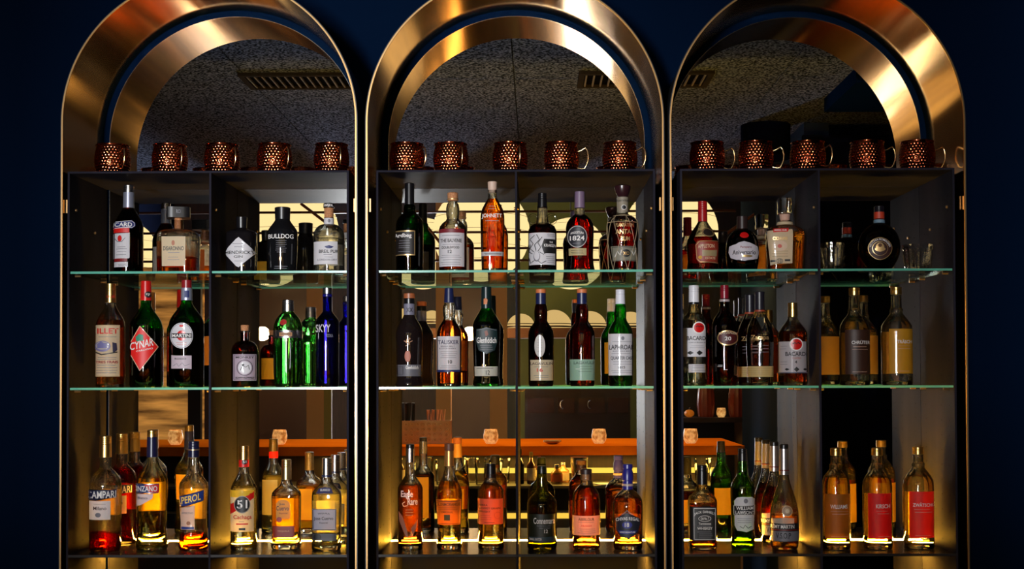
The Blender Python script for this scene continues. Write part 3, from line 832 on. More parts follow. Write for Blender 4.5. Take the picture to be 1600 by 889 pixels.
bottle(228, 3.665, 2, 606, shoulder(470, 8.2, 479, 510, 606, 25, 'hump'),
  'green bottle with red cap and a red diamond label, left of the round white label', GREENG, (.05, .012, .01), 513,
  caps=[('cap', REDC, pcap(439, 470, 7.8, 8.6), {}, [('E', 231, 461, 5, 5, BLK), ('T', 'cy', 228, 234, 459, 463, WHT)])],
  labels=[[('P', [(219, 511), (246, 543), (219, 580), (206, 556), (206, 535)], paint(212, 24, 20)), ('L', [(206, 535), (219, 511), (246, 543), (219, 580), (206, 556)], 1, CREAM),
           ('P', [(213, 528), (218, 523), (224, 525), (224, 534), (214, 535)], paint(40, 130, 100)), ('T', 'CYNAR', 205, 239, 537, 549, WHT, 8), ('T', 'CARCIOFO', 214, 238, 549, 551.5, WHT, 5)]],
  back=(15, 520, 580, paper(210, 40, 20, .4)))
bottle(291.5, 3.665, 2, 606, shoulder(470, 8.2, 474, 508, 606, 27, 'hump'),
  'green bottle of dark vermouth with round white label bearing a red spot', GREENG, (.05, .012, .01), 505,
  caps=[('cap', paint(130, 24, 30, .3), pcap(438, 452, 7.8)), ('neck_foil', pbr((.35, .37, .48), .35, .6), pcap(450, 470, 8.4, 8.8), {}, [('R', 288, 295, 455, 466, NVY)])],
  labels=[[('E', 284, 526, 17, 20, WHITEP), ('O', 284, 526, 15.8, 18.6, .6, GREY), ('E', 284, 526, 6.8, 8, REDC), ('R', 269.5, 299, 522.5, 529.5, BLK), ('T', 'MARTINI', 270.5, 298, 523.5, 528.5, WHT), ('E', 284, 511, 3, 1.8, RED)] + bars(276, 292, (537, 540), paint(190, 90, 90), .5),
          [('P', [(269, 556), (299, 557), (299, 578), (269, 577)], paper(205, 186, 196, .3)), ('T', 'ROSSO', 274, 291, 560.5, 563.2, BLK), ('L', [(272, 573), (277, 569), (280, 574), (285, 568), (289, 573), (296, 570)], .6, GREY)]],
  back=(14, 520, 570, paper(230, 150, 60, .4)))
# second row, left unit, right half
bottle(382.5, 3.66, 2, 604, shoulder(516, 6.8, 532, 549, 604, 21, 'round'),
  'small brown apothecary bottle with cork and square lilac label', BROWNG, (.12, .03, .02), 548,
  caps=[('cork', CORKM, pcap(507, 517, 6.4, 5.8)), ('lip', paint(30, 16, 12, .2), pcap(516, 519, 8.2))],
  labels=[[('R', 365, 400, 553, 594, paper(176, 156, 170, .2)), ('F', 366.5, 398.5, 554.5, 592.5, .7, BLK), ('T', 'MONKEY', 369, 396, 556, 559.5, BLK), ('O', 382.5, 574, 11.5, 12, .8, BLK), ('E', 382.5, 574, 9.5, 10, WHITEP), ('L', [(376, 578), (379, 571), (384, 573), (388, 570), (389, 577)], .9, BLK), ('E', 380, 569.5, 1.8, 1.7, BLK), ('T', 'SCHWARZWALD', 369, 396, 588, 591, BLK)]],
  back=(12, 556, 592, YEL))
def flutes(B, t):
    m = MB()
    for i in range(20):
        a = 2 * PI * i / 20; pts = []
        for j in range(7):
            y = 532 + (600 - 532) * j / 6; r = B.R(a, B.rad(y)) - .0003; pts.append((r * math.sin(a), -r * math.cos(a), B.z(y) - B.zs))
        m.tube(pts, .0016, 5)
    m.build('fluting', GREENG, t, 50)
bottle(450, 3.665, 2, 604, [(484, 9), (487, 9), (491, 13), (498, 18.5), (507, 21.8), (516, 22.8), (540, 22.2), (580, 21.8), (600, 20.5), (602, 20), (604, 18)],
  'fluted green gin bottle with silver cap and silver belt', thin_glass((.36, .80, .36), (.05, .36, .12)), (.90, .95, .88), 512,
  caps=[('cap', SILVER, rcap(468, 486, 9, 9.2, 2))],
  labels=[['seal', ('E', 443, 503.5, 5, 4.6, paint(150, 24, 20))], ['belt', ('R', 426, 474, 516, 528, SILVER), ('R', 437, 456, 519.5, 525, paint(170, 120, 80)), ('T', 'TANQUERAY', 438, 455, 520.7, 523.8, BLK)]], extra=flutes)
bottle(511.5, 3.66, 2, 604, shoulder(458, 7.2, 486, 503, 604, 18.2, 'hump'),
  'slender cobalt blue vodka bottle with silver cap', BLUEG, (.50, .46, .85), 500,
  caps=[('cap', SILVER, pcap(449, 458.5, 7.3)), ('neck_sleeve', paint(22, 20, 90, .2), pcap(458.5, 463, 7.6))],
  direct=[('T', 'SKYY', 494, 516, 507, 519, paint(190, 180, 190)), ('T', 'VODKA', 509, 520, 522, 527, GREY)])
# second row, middle unit
bottle(639.5, 3.655, 2, 604, [(466, 8.2), (492, 8.4), (497, 10.5), (503, 14), (510, 18.3), (517, 20.6), (525, 21.2), (560, 20), (585, 19), (595, 20), (600, 21.8), (602, 21.6), (604, 20)],
  'black whisky bottle with copper topped stopper and grey neck label', opaque=pbr((.010, .006, .006), .04, coat=.4),
  caps=[('stopper', paint(150, 84, 50, .4), pcap(458, 466, 8.8)), ('neck_foil', BLKC, pcap(466, 492, 8.4)), ('neck_label', paint(112, 110, 128, .5), pcap(474, 492, 8.7), {}, [('T', 'XX', 635, 645, 481, 488, BLK)])],
  labels=[[('R', 620, 657, 570, 588, paint(90, 88, 96)), ('T', 'Glenfiddich', 634, 653, 571.5, 577, WHT), ('F', 621, 630, 573, 585, .5, BLK)]],
  direct=[('E', 637, 557, 4.6, 9, paint(170, 92, 66)), ('L', [(634, 541), (640, 538), (634, 534), (641, 530), (637, 528)], 1.2, paint(170, 120, 90)), ('L', [(632, 533), (637, 537), (644, 533)], 1, paint(170, 120, 90))])
bottle(701.8, 3.655, 2, 603, [(470, 7.6), (474, 7.6), (477, 9.4), (483, 10), (489, 9.6), (493, 9.2), (496, 8.4), (500, 9.6), (505, 13), (511, 16.6), (517, 18.6), (524, 19.2), (560, 19.2), (598, 19), (601, 18.6), (603, 17)],
  'amber whisky bottle with navy cap, ringed neck and tall white label', CLEAR, (.93, .45, .12), 500,
  caps=[('cap', NAVYC, pcap(449, 472, 6.8, 7.9))],
  labels=[[('R', 682.5, 718, 525, 577, WHITEP), ('R', 682.5, 718, 577, 580.5, NVY), ('T', 'TALISKER', 685, 716, 531, 537.5, paint(50, 50, 80)), ('T', 'SINGLE MALT', 689, 710, 539.5, 541.7, GREY), ('T', 'SCOTCH WHISKY', 687, 712, 543, 545, GREY), ('T', '10', 700, 706, 562, 567.5, BLK)] + bars(688, 714, (549, 552, 555, 558, 571, 574), GREY, .5)],
  back=(9, 542, 570, YEL))
bottle(760, 3.65, 2, 604, [(470, 8), (482, 8.2), (487, 11), (494, 15.4), (502, 19.8), (508, 21.4), (516, 21.6), (560, 20.4), (590, 19.6), (597, 21.2), (601, 21.2), (604, 19.5)],
  'green whisky bottle with dark shield label and pale strip at the foot', GREENG, (.05, .03, .012), 503, n=2.6,
  caps=[('neck_foil', paint(16, 34, 36, .3), pcap(448, 483, 7.8, 8.4), {}, [('P', [(756, 468), (759, 466), (762, 469), (761, 476), (756, 476)], paint(190, 110, 60))])],
  labels=[[('P', [(745, 515), (760, 512), (776, 515), (777, 535), (773, 548), (760, 554), (748, 548), (744, 535)], paint(18, 38, 40)), ('L', [(746, 517), (760, 513.5), (775, 517)], .7, GREY), ('T', 'Glenfiddich', 745.5, 775, 528, 537, WHT), ('P', [(757, 519), (761, 517), (763, 524), (759, 527)], paint(120, 60, 40))] + bars(750, 771, (540, 543, 547), GREY),
          [('R', 742, 777, 573, 588, paper(196, 190, 176, .2)), ('T', '12', 759, 765, 579, 586, BLK)] + bars(745, 773, (575.5,), BLK)])
bottle(845.3, 3.63, 2, 602, [(473, 7.6), (476, 8.8), (484, 10.2), (492, 10.2), (500, 9.8), (504, 12), (510, 16.5), (516, 19), (522, 19.8), (560, 19.8), (598, 19.4), (600, 19), (602, 17.5)],
  'dark whisky bottle with orange topped stopper, oval label over a cream band', BROWNG, (.28, .05, .03), 508,
  caps=[('stopper', paint(196, 110, 62, .5), pcap(450, 456.5, 7.9)), ('neck_foil', NAVYC, pcap(456, 474.5, 7.9, 7.9))],
  labels=[['neck_oval', ('P', ell(843.5, 539.5, 8.2, 17.5), paper(200, 194, 188, .2))] + bars(839, 848, (530, 534, 538, 542, 548), GREY, .4, 1),
          [('R', 829, 870, 561, 593, CREAM), ('T', 'LAGAVULIN', 829, 863, 564.5, 569, paint(90, 70, 60)), ('T', '16', 839, 848, 574, 579.5, RED)] + bars(834, 857, (571.5, 585, 588), GREY, .5)])
bottle(909.5, 3.61, 2, 602, [(473, 7.6), (476, 8.8), (484, 10.2), (492, 10.2), (500, 9.8), (504, 12), (510, 16.5), (516, 19), (522, 19.8), (560, 19.8), (598, 19.4), (600, 19), (602, 17.5)],
  'brown whisky bottle with orange topped stopper and pale green band', BROWNG, (.85, .50, .20), 560,
  caps=[('stopper', paint(196, 110, 62, .5), pcap(450, 456.5, 7.9)), ('neck_foil', NAVYC, pcap(456, 474.5, 7.9, 7.9))],
  labels=[[('R', 890.5, 931, 560.5, 593, paper(140, 172, 150, .2)), ('T', 'LAGAVULIN', 897, 931, 563.5, 568, paint(60, 80, 70))] + bars(903, 926, (571, 575, 579), paint(80, 100, 90), .5) + bars(899, 907, (575,), WHT, .6, 1)])
bottle(969.5, 3.64, 2, 602, [(474, 7.8), (478, 8.6), (488, 9.4), (496, 9), (501, 10.5), (507, 14.5), (513, 18), (520, 19.2), (528, 19.4), (598, 19), (600, 18.6), (602, 17)],
  'green whisky bottle with white cap and tall white label', GREENG, (.10, .30, .05), 521,
  caps=[('cap', paint(205, 205, 215, .4), rcap(451, 476, 7.2, 7.9, 2))],
  labels=[[('R', 951, 989, 521, 585.5, WHITEP), ('E', 973, 528, 2.4, 3, GREY), ('T', 'LAPHROAIG', 952.5, 992, 538, 545.5, BLK), ('T', 'ISLAY SINGLE MALT', 958, 985, 547, 549, GREY), ('T', 'QUARTER CASK', 955, 989, 556, 562, paint(50, 54, 60)), ('T', '1815', 966, 976, 571, 575, BLK)] + bars(956, 986, (533, 551.5, 564, 568, 578, 581), GREY, .5)],
  back=(14, 528, 582, YEL))
# second row, right unit
bottle(1084.5, 3.66, 2, 602, [(474, 7.8), (480, 8), (482, 9.5), (486, 8.6), (488, 10), (493, 14.5), (499, 18), (506, 19.2), (560, 19), (566, 17.6), (584, 17.6), (590, 18.8), (598, 19), (600, 18.6), (602, 17)],
  'clear rum bottle with white cap and white label with red roundel', CLEAR, CLR, 500,
  caps=[('cap', paint(205, 202, 206, .35), rcap(445, 472, 8, 8.2, 3)), ('neck_band', BLKC, pcap(471, 475, 8.4))],
  labels=[[('R', 1067, 1102, 512.5, 557, WHITEP), ('E', 1092, 512, 9.4, 9.4, WHT), ('E', 1092, 512, 7.6, 7.6, REDC), ('L', [(1087, 511), (1090, 509), (1092, 511), (1094, 509), (1097, 511)], 1.3, BLK), ('T', 'BACARDI', 1074, 1103, 525, 531.5, BLK), ('T', 'CARTA BLANCA', 1077, 1101, 534, 536, GREY), ('P', [(1074, 551), (1079, 548), (1084, 551), (1079, 554)], BLK), ('P', [(1088, 551), (1092, 547), (1097, 551), (1092, 555)], BLK)] + bars(1078, 1100, (540, 543), GREY, .5),
          ['lower_label', ('R', 1076, 1103, 568.5, 581.5, paper(190, 184, 186, .2))] + bars(1079, 1101, (571, 574, 578), GREY, .6)])
bottle(1132.5, 3.65, 2, 602, [(466, 7), (472, 8), (474, 7.2), (480, 7.6), (487, 9), (492, 13), (498, 17), (505, 19.2), (512, 19.7), (560, 19.4), (598, 18.6), (600, 18.2), (602, 17)],
  'long necked dark red rum bottle with maroon cap and oval gold scroll lettering', BROWNG, (.55, .06, .05), 490,
  caps=[('cap', paint(120, 18, 34, .3), rcap(445, 467, 6.6, 6.4, 3)), ('lip', paint(170, 150, 150, .3), pcap(467, 471, 8))],
  labels=[['scroll', ('E', 1137, 528, 16, 12, paint(70, 14, 16)), ('O', 1137, 528, 15, 11, 1.6, GLD), ('A', 'MATUSALEM', 1124, 1151, 519.5, 523.5, CREAM, 0, 2), ('T', '20', 1132.5, 1142, 526, 532, WHT)]],
  direct=bars(1119, 1131, (570, 572), WHT, .5) + bars(1128, 1137, (577,), WHT, .5))
def zac(cx, dep, lab, yo=0):
    pr = [(484, 7.8), (488, 8.2), (494, 10.6), (501, 14.2), (508, 17.4), (515, 19.6), (525, 21), (540, 21.4), (556, 21), (570, 20.2), (590, 20), (598, 19.6), (600, 19.2), (602, 18)]
    sc = 3.665 / dep
    pr = [(602 - (602 - y) * sc, h * sc) for y, h in pr]
    q = lambda y: 602 - (602 - y) * sc; X = lambda x: cx + (x - 1187.5) * sc
    bottle(cx, dep, 2, 602, pr, lab, CLEAR, (.6, .22, .07) if dep > 3.7 else None, q(496), group='tall rum bottles with woven straw bands',
      caps=[('cap', paint(26, 24, 34, .35), [(q(456), 7 * sc), (q(457), 7.8 * sc), (q(463), 7.2 * sc), (q(484), 7.6 * sc), (q(484.5), 5)]), ('neck_ring', paint(150, 60, 30), pcap(q(484), q(487), 8.4 * sc))],
      labels=[['straw_band', ('R', X(1160), X(1215), q(572), q(588.5), TAN_)] + [('R', X(1160), X(1215), q(y), q(y) + .4, paint(150, 120, 70)) for y in (575, 578, 581, 584)]],
      direct=[('T', 'Zacapa', X(1174), X(1201), q(524), q(533), GLD)] + [('R', X(1176), X(1200), q(y), q(y) + .5, GREY) for y in (540, 545, 550)])
zac(1187.5, 3.655, 'clear rum bottle with black cap and woven straw band, the front one of the pair')
zac(1172, 3.785, 'dark rum bottle with straw band standing close behind the clear one of its pair')
bottle(1239, 3.66, 2, 602, shoulder(494, 7.6, 498, 523, 602, 22.3, 'hump'),
  'amber rum bottle with gold cap, silver label and red roundel, against the right partition', CLEAR, (.84, .36, .12), 517,
  caps=[('cap', GOLD, rcap(473, 495, 7.4, 7.6, 3))],
  labels=[[('R', 1216, 1259, 534, 583, paper(176, 168, 172, .2)), ('E', 1244, 538.5, 10, 10, WHT), ('E', 1244, 538.5, 8.4, 8.4, REDC), ('L', [(1238.5, 538), (1242, 535.5), (1244, 538), (1246.5, 535.5), (1250, 538)], 1.5, BLK), ('T', 'BACARDI', 1228, 1259, 550, 556.5, BLK), ('T', 'CUATRO', 1238, 1251, 558.5, 561, paint(170, 90, 70)), ('T', '4', 1241.5, 1245, 563.5, 568, BLK), ('P', [(1240, 577), (1244, 573), (1248, 577), (1244, 581)], BLK), ('P', [(1227, 577), (1230, 575), (1234, 577), (1230, 579)], BLK), ('P', [(1253, 577), (1256, 575), (1259, 577), (1256, 579)], BLK), ('R', 1216, 1259, 581.5, 583, paint(60, 60, 80))] + bars(1220, 1232, (541, 545, 565, 569), GREY, .6)])
def plain(cx, row, yb, hw, capy, name, tcol, lab, lb, liq=CLR, dep=3.665, grp=None, tx=None):
    o = yb - 600
    pr = [(capy + 10, 7.6), (480 + o if row == 2 else capy + 24, 8.2)]
    s0 = pr[1][0]
    pr += [(s0 + 2, 10.2), (s0 + 6, 9.6), (s0 + 9, 10), (s0 + 14, 14), (s0 + 20, 18.5), (s0 + 27, hw - 1), (s0 + 36, hw), (yb - 4, hw), (yb - 1, hw - .4), (yb, hw - 2.5)]
    x0, x1, y0, y1 = lb; tx = tx or (x0 + 6, x1 - 2)
    bottle(cx, dep, row, yb, pr, lab, CLEAR, liq, s0 + 21, group=grp, base_h=7,
      caps=[('cap', GOLD, rcap(capy, capy + 11.5, 8.4, 8.3, 2))],
      labels=[[('R', x0, x1, y0, y1, tcol), ('T', name, tx[0], tx[1], y0 + (y1 - y0) * .235, y0 + (y1 - y0) * .325, WHT)] + bars(tx[0], x1 - 3, (y0 + (y1 - y0) * .38, y0 + (y1 - y0) * .44, y1 - 4), paint(200, 160, 140), .5)],
      back=(18, y0 + 4, y1, paper(196, 150, 70, .5) if row == 2 else YEL))
plain(1335.5, 2, 600, 23, 448, 'CHRÜTER', paint(56, 30, 18), 'gold capped schnapps bottle with dark brown label and pale lettering', (1321, 1357.5, 514, 583), grp='gold capped schnapps bottles', tx=(1331, 1358))
plain(1401, 2, 600, 24, 447, 'TRÄSCH', paper(206, 146, 28, .3), 'gold capped schnapps bottle with mustard label, right end of its shelf', (1390, 1424.5, 513, 582), grp='gold capped schnapps bottles', tx=(1402, 1423))

# ================================================================== bottom row, left unit
def campari(cx, dep, yb, lab, level, full):
    sc = 3.63 / dep; q = lambda y: yb - (870 - y) * sc; X = lambda x: cx + (x - 164.5) * sc
    pr = [(q(y), h * sc) for y, h in [(722, 8.6), (740, 8.8), (744, 12), (750, 18), (757, 22.5), (766, 24.4), (774, 24.6), (862, 24.2), (867, 23.8), (870, 21.5)]]
    bottle(cx, dep, 3, yb, pr, lab, CLEAR if not full else thin_glass((.95, .90, .88)), (.88, .05, .015), q(level), group='red aperitif bottles with gold caps', base_h=4,
      caps=[('cap', GOLD, [(a, b) for a, b in rcap(q(691), q(724), 9.0 * sc, 9.4 * sc, 4)])],
      labels=[[('P', [(X(137), q(774)), (X(150), q(773)), (X(181), q(773)), (X(181), q(785)), (X(150), q(790)), (X(137), q(789))], paint(20, 26, 60)), ('T', 'CAMPARI', X(138), X(180), q(775.5), q(787), WHT, 1 * sc)],
              [('R', X(141), X(172), q(790.5), q(819.5), WHITEP), ('T', 'Milano', X(147), X(166), q(799), q(804.5), paint(70, 60, 60)), ('E', X(154), q(812), 4 * sc, 3.6 * sc, GREY)] + bars(X(147), X(165), (q(795),), GREY, .6)],
      back=(14 * sc, q(776), q(816), YEL))
campari(164.5, 3.625, 870, 'nearly empty red aperitif bottle with gold cap, at the left end of the lit shelf', 841, False)
campari(190, 3.79, 858, 'full red aperitif bottle with gold cap, half hidden behind the nearly empty one', 750, True)
bottle(237.5, 3.655, 3, 867, [(721, 8), (727, 8.6), (735, 11.5), (743, 16), (750, 20.5), (757, 23.4), (766, 24), (800, 23), (835, 21.6), (848, 22.6), (854, 24.4), (862, 24.4), (865, 24), (867, 22)],
  'pale vermouth bottle with navy and gold neck and slanted two part label', thin_glass((.93, .97, .88), (.35, .6, .4)), (.98, .92, .50), 755,
  caps=[('cap', GOLD, rcap(681, 692, 7.6, 7.6, 2)), ('neck_foil', paint(18, 20, 56, .3), pcap(691, 723, 7.8, 8.6))],
  labels=[[('P', [(212, 763), (248, 763), (248, 778), (212, 778)], paint(30, 40, 96)), ('P', [(226, 764.5), (247, 764.5), (247, 776.5), (233, 776.5)], paint(190, 30, 36)), ('F', 213, 247.3, 763.8, 777.2, .8, SILVER), ('T', 'CINZANO', 209, 245, 766.5, 775, WHT)],
          ['lower_label', ('P', [(214, 779), (239, 779), (238, 786), (214, 800)], paper(180, 184, 214, .3)), ('T', 'Bianco', 217, 231, 783, 787, NVY)]],
  back=(13, 765, 808, YEL))
bottle(302.5, 3.65, 3, 868, [(722, 8.2), (735, 8.6), (745, 9.6), (752, 12), (758, 17), (764, 21.2), (771, 22.4), (778, 22.2), (800, 20.6), (825, 20.2), (845, 21.8), (855, 22.6), (862, 22.8), (866, 22.2), (868, 20)],
  'orange aperitif bottle with navy cap and slanted blue label, nearly empty', thin_glass((.97, .96, .88)), (.97, .22, .02), 843, base_h=3,
  caps=[('cap', paint(18, 20, 50, .3), rcap(699, 724, 8.4, 8.6, 2)), ('neck_band', GLD, pcap(711, 713, 8.9))],
  labels=[[('P', [(280, 784), (317, 774), (317, 791), (280, 802)], paint(30, 52, 122)), ('T', 'APEROL', 277, 313, 787, 798, paint(240, 196, 80), 9)],
          ['lower_label', ('P', [(282, 802), (304, 797), (304, 835), (284, 835)], paper(214, 190, 180, .3)), ('T', 'APERITIVO', 285, 302, 808, 811, GREY), ('E', 295, 825, 3, 3, paint(150, 100, 70)), ('R', 285, 303, 830.5, 834.5, paint(30, 52, 122))]],
  back=(15, 775, 822, paper(250, 200, 60, .6)))
# bottom row, left unit, right half
bottle(381, 3.645, 3, 868, shoulder(738, 7.6, 746, 776, 868, 20.5, 'hump'),
  'clear cane spirit bottle with round black numeral badge and red neck band', CLEAR, (.98, .95, .72), 768,
  caps=[('cap', GOLD, rcap(706, 728, 7.6, 7.8, 3)), ('neck_band', paint(200, 24, 18, .4), pcap(727, 739, 8), {}, [('E', 382, 731, 4, 4, BLK), ('T', '51', 379.5, 384.5, 729, 733, WHT)])],
  labels=[[('R', 361, 396, 774, 838, paper(236, 214, 170, .35)), ('R', 361, 396, 774, 785, paper(240, 200, 50, .4)), ('P', [(361, 796), (396, 776), (396, 786), (361, 812)], RED), ('E', 378.5, 796, 12, 13.5, paint(150, 140, 130)), ('E', 378.5, 796, 10.8, 12.3, BLK), ('T', '51', 371, 386, 789, 802, WHT), ('T', 'Cachaça', 366, 392, 812, 820, RED), ('R', 370, 387, 825, 827, RED), ('P', [(374, 832), (383, 832), (383, 835.5), (374, 835.5)], BLK)] + bars(373, 384, (822,), GREY)],
  back=(14, 776, 836, paper(255, 240, 190, .7)))
bottle(447.5, 3.665, 3, 862, [(752, 7.6), (758, 8), (764, 11), (769, 17), (774, 21), (779, 22), (784, 22), (846, 21.5), (852, 22.4), (858, 22.4), (860, 22), (862, 20)],
  'square shouldered gold tequila bottle with brown red base band', CLEAR, GOLDL, 779, n=4, dr=.8, base_h=8,
  caps=[('cap', pbr((.6, .45, .22), .3, 1), rcap(723, 754, 7.6, 7.8, 3))],
  labels=[[('P', [(432, 790), (437, 785), (442, 783.5), (448, 785), (453, 790), (453, 814), (432, 814)], paper(214, 160, 70, .4)), ('T', 'Jose', 437, 445, 789, 793.5, BLK), ('T', 'Cuervo', 432.5, 451, 794, 801, BLK), ('T', 'Especial', 437, 449, 804, 807, paint(120, 50, 20)), ('E', 437, 815, 4, 4, paint(140, 30, 24))],
          ['base_band', ('R', 427, 459.5, 825, 843, paint(130, 34, 20)), ('T', 'TEQUILA', 434, 452, 831.5, 834.5, paint(190, 130, 90))]],
  back=(13, 785, 838, YEL))
def silver(cx, dep, yb, lab):
    sc = 3.64 / dep; q = lambda y: yb - (865 - y) * sc; X = lambda x: cx + (x - 510.5) * sc
    pr = [(q(y), h * sc) for y, h in [(750, 7.6), (757, 8), (764, 12), (770, 18), (775, 21.4), (780, 22.2), (786, 22.4), (846, 21.8), (853, 22.4), (860, 22.4), (863, 22), (865, 20)]]
    bottle(cx, dep, 3, yb, pr, lab, CLEAR, (.98, .97, .80), q(778), n=4, dr=.8, base_h=8, group='silver label tequila bottles',
      caps=[('cap', SILVER, rcap(q(722), q(752), 7.5 * sc, 7.8 * sc, 3)), ('neck_band', NAVYC, pcap(q(748), q(751), 8.2 * sc))],
      labels=[['shoulder_label', ('P', [(X(498), q(768)), (X(508), q(766.5)), (X(518), q(768)), (X(519), q(776)), (X(496), q(776))], paint(34, 36, 84)), ('T', 'BLANCO', X(501), X(515), q(769), q(772.5), WHT)],
              [('R', X(489), X(525), q(800), q(833), paper(170, 170, 190, .3)), ('F', X(490), X(524), q(801), q(832), .9 * sc, BLK), ('A', 'TEQUILA', X(497), X(515), q(806.5), q(809), BLK, 0, 1), ('T', 'Jose Cuervo', X(491.5), X(520), q(812), q(818.5), BLK), ('T', 'Especial', X(500), X(512), q(820), q(823), BLK)],
              ['base_band', ('R', X(489), X(525), q(838), q(849), paint(60, 60, 66)), ('E', X(496.5), q(843.5), 6 * sc, 5.4 * sc, BLK)]],
      back=(14 * sc, q(790), q(840), paper(255, 235, 170, .7)))
silver(510.5, 3.64, 865, 'clear tequila bottle with silver cap and dark base seal, the front one of the pair')
silver(524, 3.79, 852, 'clear tequila bottle with silver cap, mostly hidden behind its twin')
# bottom row, middle unit
bottle(641, 3.64, 3, 861, shoulder(724, 7.2, 744, 767, 861, 19.6, 'hump'),
  'slim clear bourbon bottle with black topped silver neck and white script lettering', CLEAR, (.55, .28, .14), 760, base_h=8,
  caps=[('stopper', BLKC, pcap(697, 704, 6.6)), ('neck_foil', SILVER, pcap(703, 725, 7.0, 7.2))],
  direct=[('T', 'Eagle', 627, 645, 768, 781, WHT), ('T', 'Rare', 637, 652, 779, 790, WHT), ('L', [(637, 791), (631, 792), (629, 788), (633, 785)], .9, WHT)] + [('R', 634, 645, y, y + .8, GREY) for y in (797, 801, 805)]
    + [('P', [(624, 800), (630, 808), (636, 828), (638, 842), (633, 835), (625, 815)], paint(160, 100, 80)), ('P', [(652, 812), (648, 818), (642, 826), (645, 836), (650, 824)], paint(160, 100, 80))],
  back=(12, 765, 835, YEL))
bottle(702, 3.655, 3, 861, [(731, 7), (737, 7.4), (745, 9.4), (753, 12.6), (760, 16), (768, 19), (777, 20.2), (790, 20), (820, 18.4), (840, 18), (852, 19.2), (857, 19.8), (859, 19.4), (861, 18)],
  'long necked whisky bottle with copper neck foil and orange label', CLEAR, (.99, .84, .36), 755, base_h=8,
  caps=[('stopper', paint(110, 60, 36, .5), pcap(697, 708, 7.4)), ('neck_foil', pbr((.72, .36, .12), .35, .8), pcap(708, 732, 6.8, 7.4))],
  labels=[[('R', 682, 719.5, 783.5, 822, paper(238, 132, 38, .45)), ('R', 682, 719.5, 785, 786, paint(150, 60, 20)), ('R', 682, 719.5, 820, 821, paint(150, 60, 20)), ('T', 'GLENMORANGIE', 683, 718, 788, 792.5, paint(120, 60, 20)), ('T', 'ORIGINAL', 690, 708, 801, 804, paint(120, 60, 20)), ('R', 694, 703, 806, 815, paint(100, 80, 20))] + bars(686, 714, (795, 797.5), paint(150, 80, 20), .5)],
  back=(12, 785, 820, paper(250, 190, 30, .6)))
bottle(767, 3.65, 3, 860, shoulder(745, 8.4, 752, 770, 860, 20, 'hump'),
  'whisky bottle with black cap and salmon label with small dark lettering', CLEAR, (.98, .76, .30), 757, base_h=7,
  caps=[('cap', BLKC, rcap(727, 746, 7.8, 8.2, 1)), ('collar', paint(40, 20, 14, .3), pcap(743, 749, 8.8))],
  labels=[[('R', 747, 785.5, 780.5, 820, paper(226, 104, 74, .35)), ('T', 'NIKKA', 749, 762, 788.5, 791.5, BLK), ('T', 'COFFEY GRAIN', 749, 781, 793.5, 796.5, BLK), ('T', 'WHISKY', 749, 766, 798.5, 801.5, BLK), ('O', 777, 806, 5, 5, .5, paint(190, 70, 50))] + bars(750, 768, (806, 809, 812), paint(160, 70, 50), .4) + bars(757, 773, (816.5,), BLK, .6)])
bottle(847, 3.65, 3, 862, [(744, 7.6), (766, 8.2), (772, 9.4), (777, 14), (782, 19), (788, 22.2), (795, 23.2), (850, 23), (858, 23), (860, 22.6), (862, 21)],
  'dark green round shouldered whisky bottle with white lettering', thin_glass((.50, .56, .12), (.12, .2, .03)), (.66, .60, .12), 787,
  caps=[('cap', paint(20, 24, 16, .3), rcap(733, 746, 7.4, 7.6, 1))],
  labels=[['dark_label', ('R', 826, 867, 806, 850, paint(26, 30, 14)), ('T', 'Connemara', 834, 866, 811.5, 821, WHT), ('T', 'PEATED SINGLE MALT', 839, 862, 823, 825, GREY), ('T', 'IRISH WHISKEY', 843, 860, 826.5, 828.5, GREY), ('T', '12', 850, 855.5, 829.5, 835, WHT), ('R', 827, 866, 841, 848, paint(40, 60, 70)), ('T', 'SMALL BATCH', 828, 846, 842.5, 846.5, WHT)]])
def punt(B, t):
    m = MB(); pts = []
    for i in range(13):
        a = PI * i / 12; pts.append((12 * B.sc * math.cos(a) - .008, -B.R(B.al, B.rad(850)) - .0002, .004 + 13 * B.sc * math.sin(a)))
    m.tube(pts, .0012, 6); m.build('arched_base_moulding', CLEARS, t, 50)
bottle(916, 3.65, 3, 859, [(742, 8.6), (756, 8.8), (760, 10), (764, 13.6), (769, 17.8), (775, 20.4), (783, 21.6), (850, 21.4), (856, 21), (859, 19)],
  'red amber whisky bottle with dark stopper and wide cream label', CLEAR, (.96, .50, .14), 761, base_h=4,
  caps=[('stopper', paint(50, 30, 26, .4), pcap(735, 743, 9)), ('cork', CORKM, pcap(742, 752, 7.4))],
  labels=[[('R', 894, 938, 806, 836, paper(228, 200, 170, .4)), ('T', 'ABERLOUR', 904, 928, 809, 813.5, BLK), ('T', 'A\'BUNADH', 908, 924, 820, 822.5, RED)] + bars(903, 930, (815.5, 826, 829, 832), GREY, .5)], extra=punt)
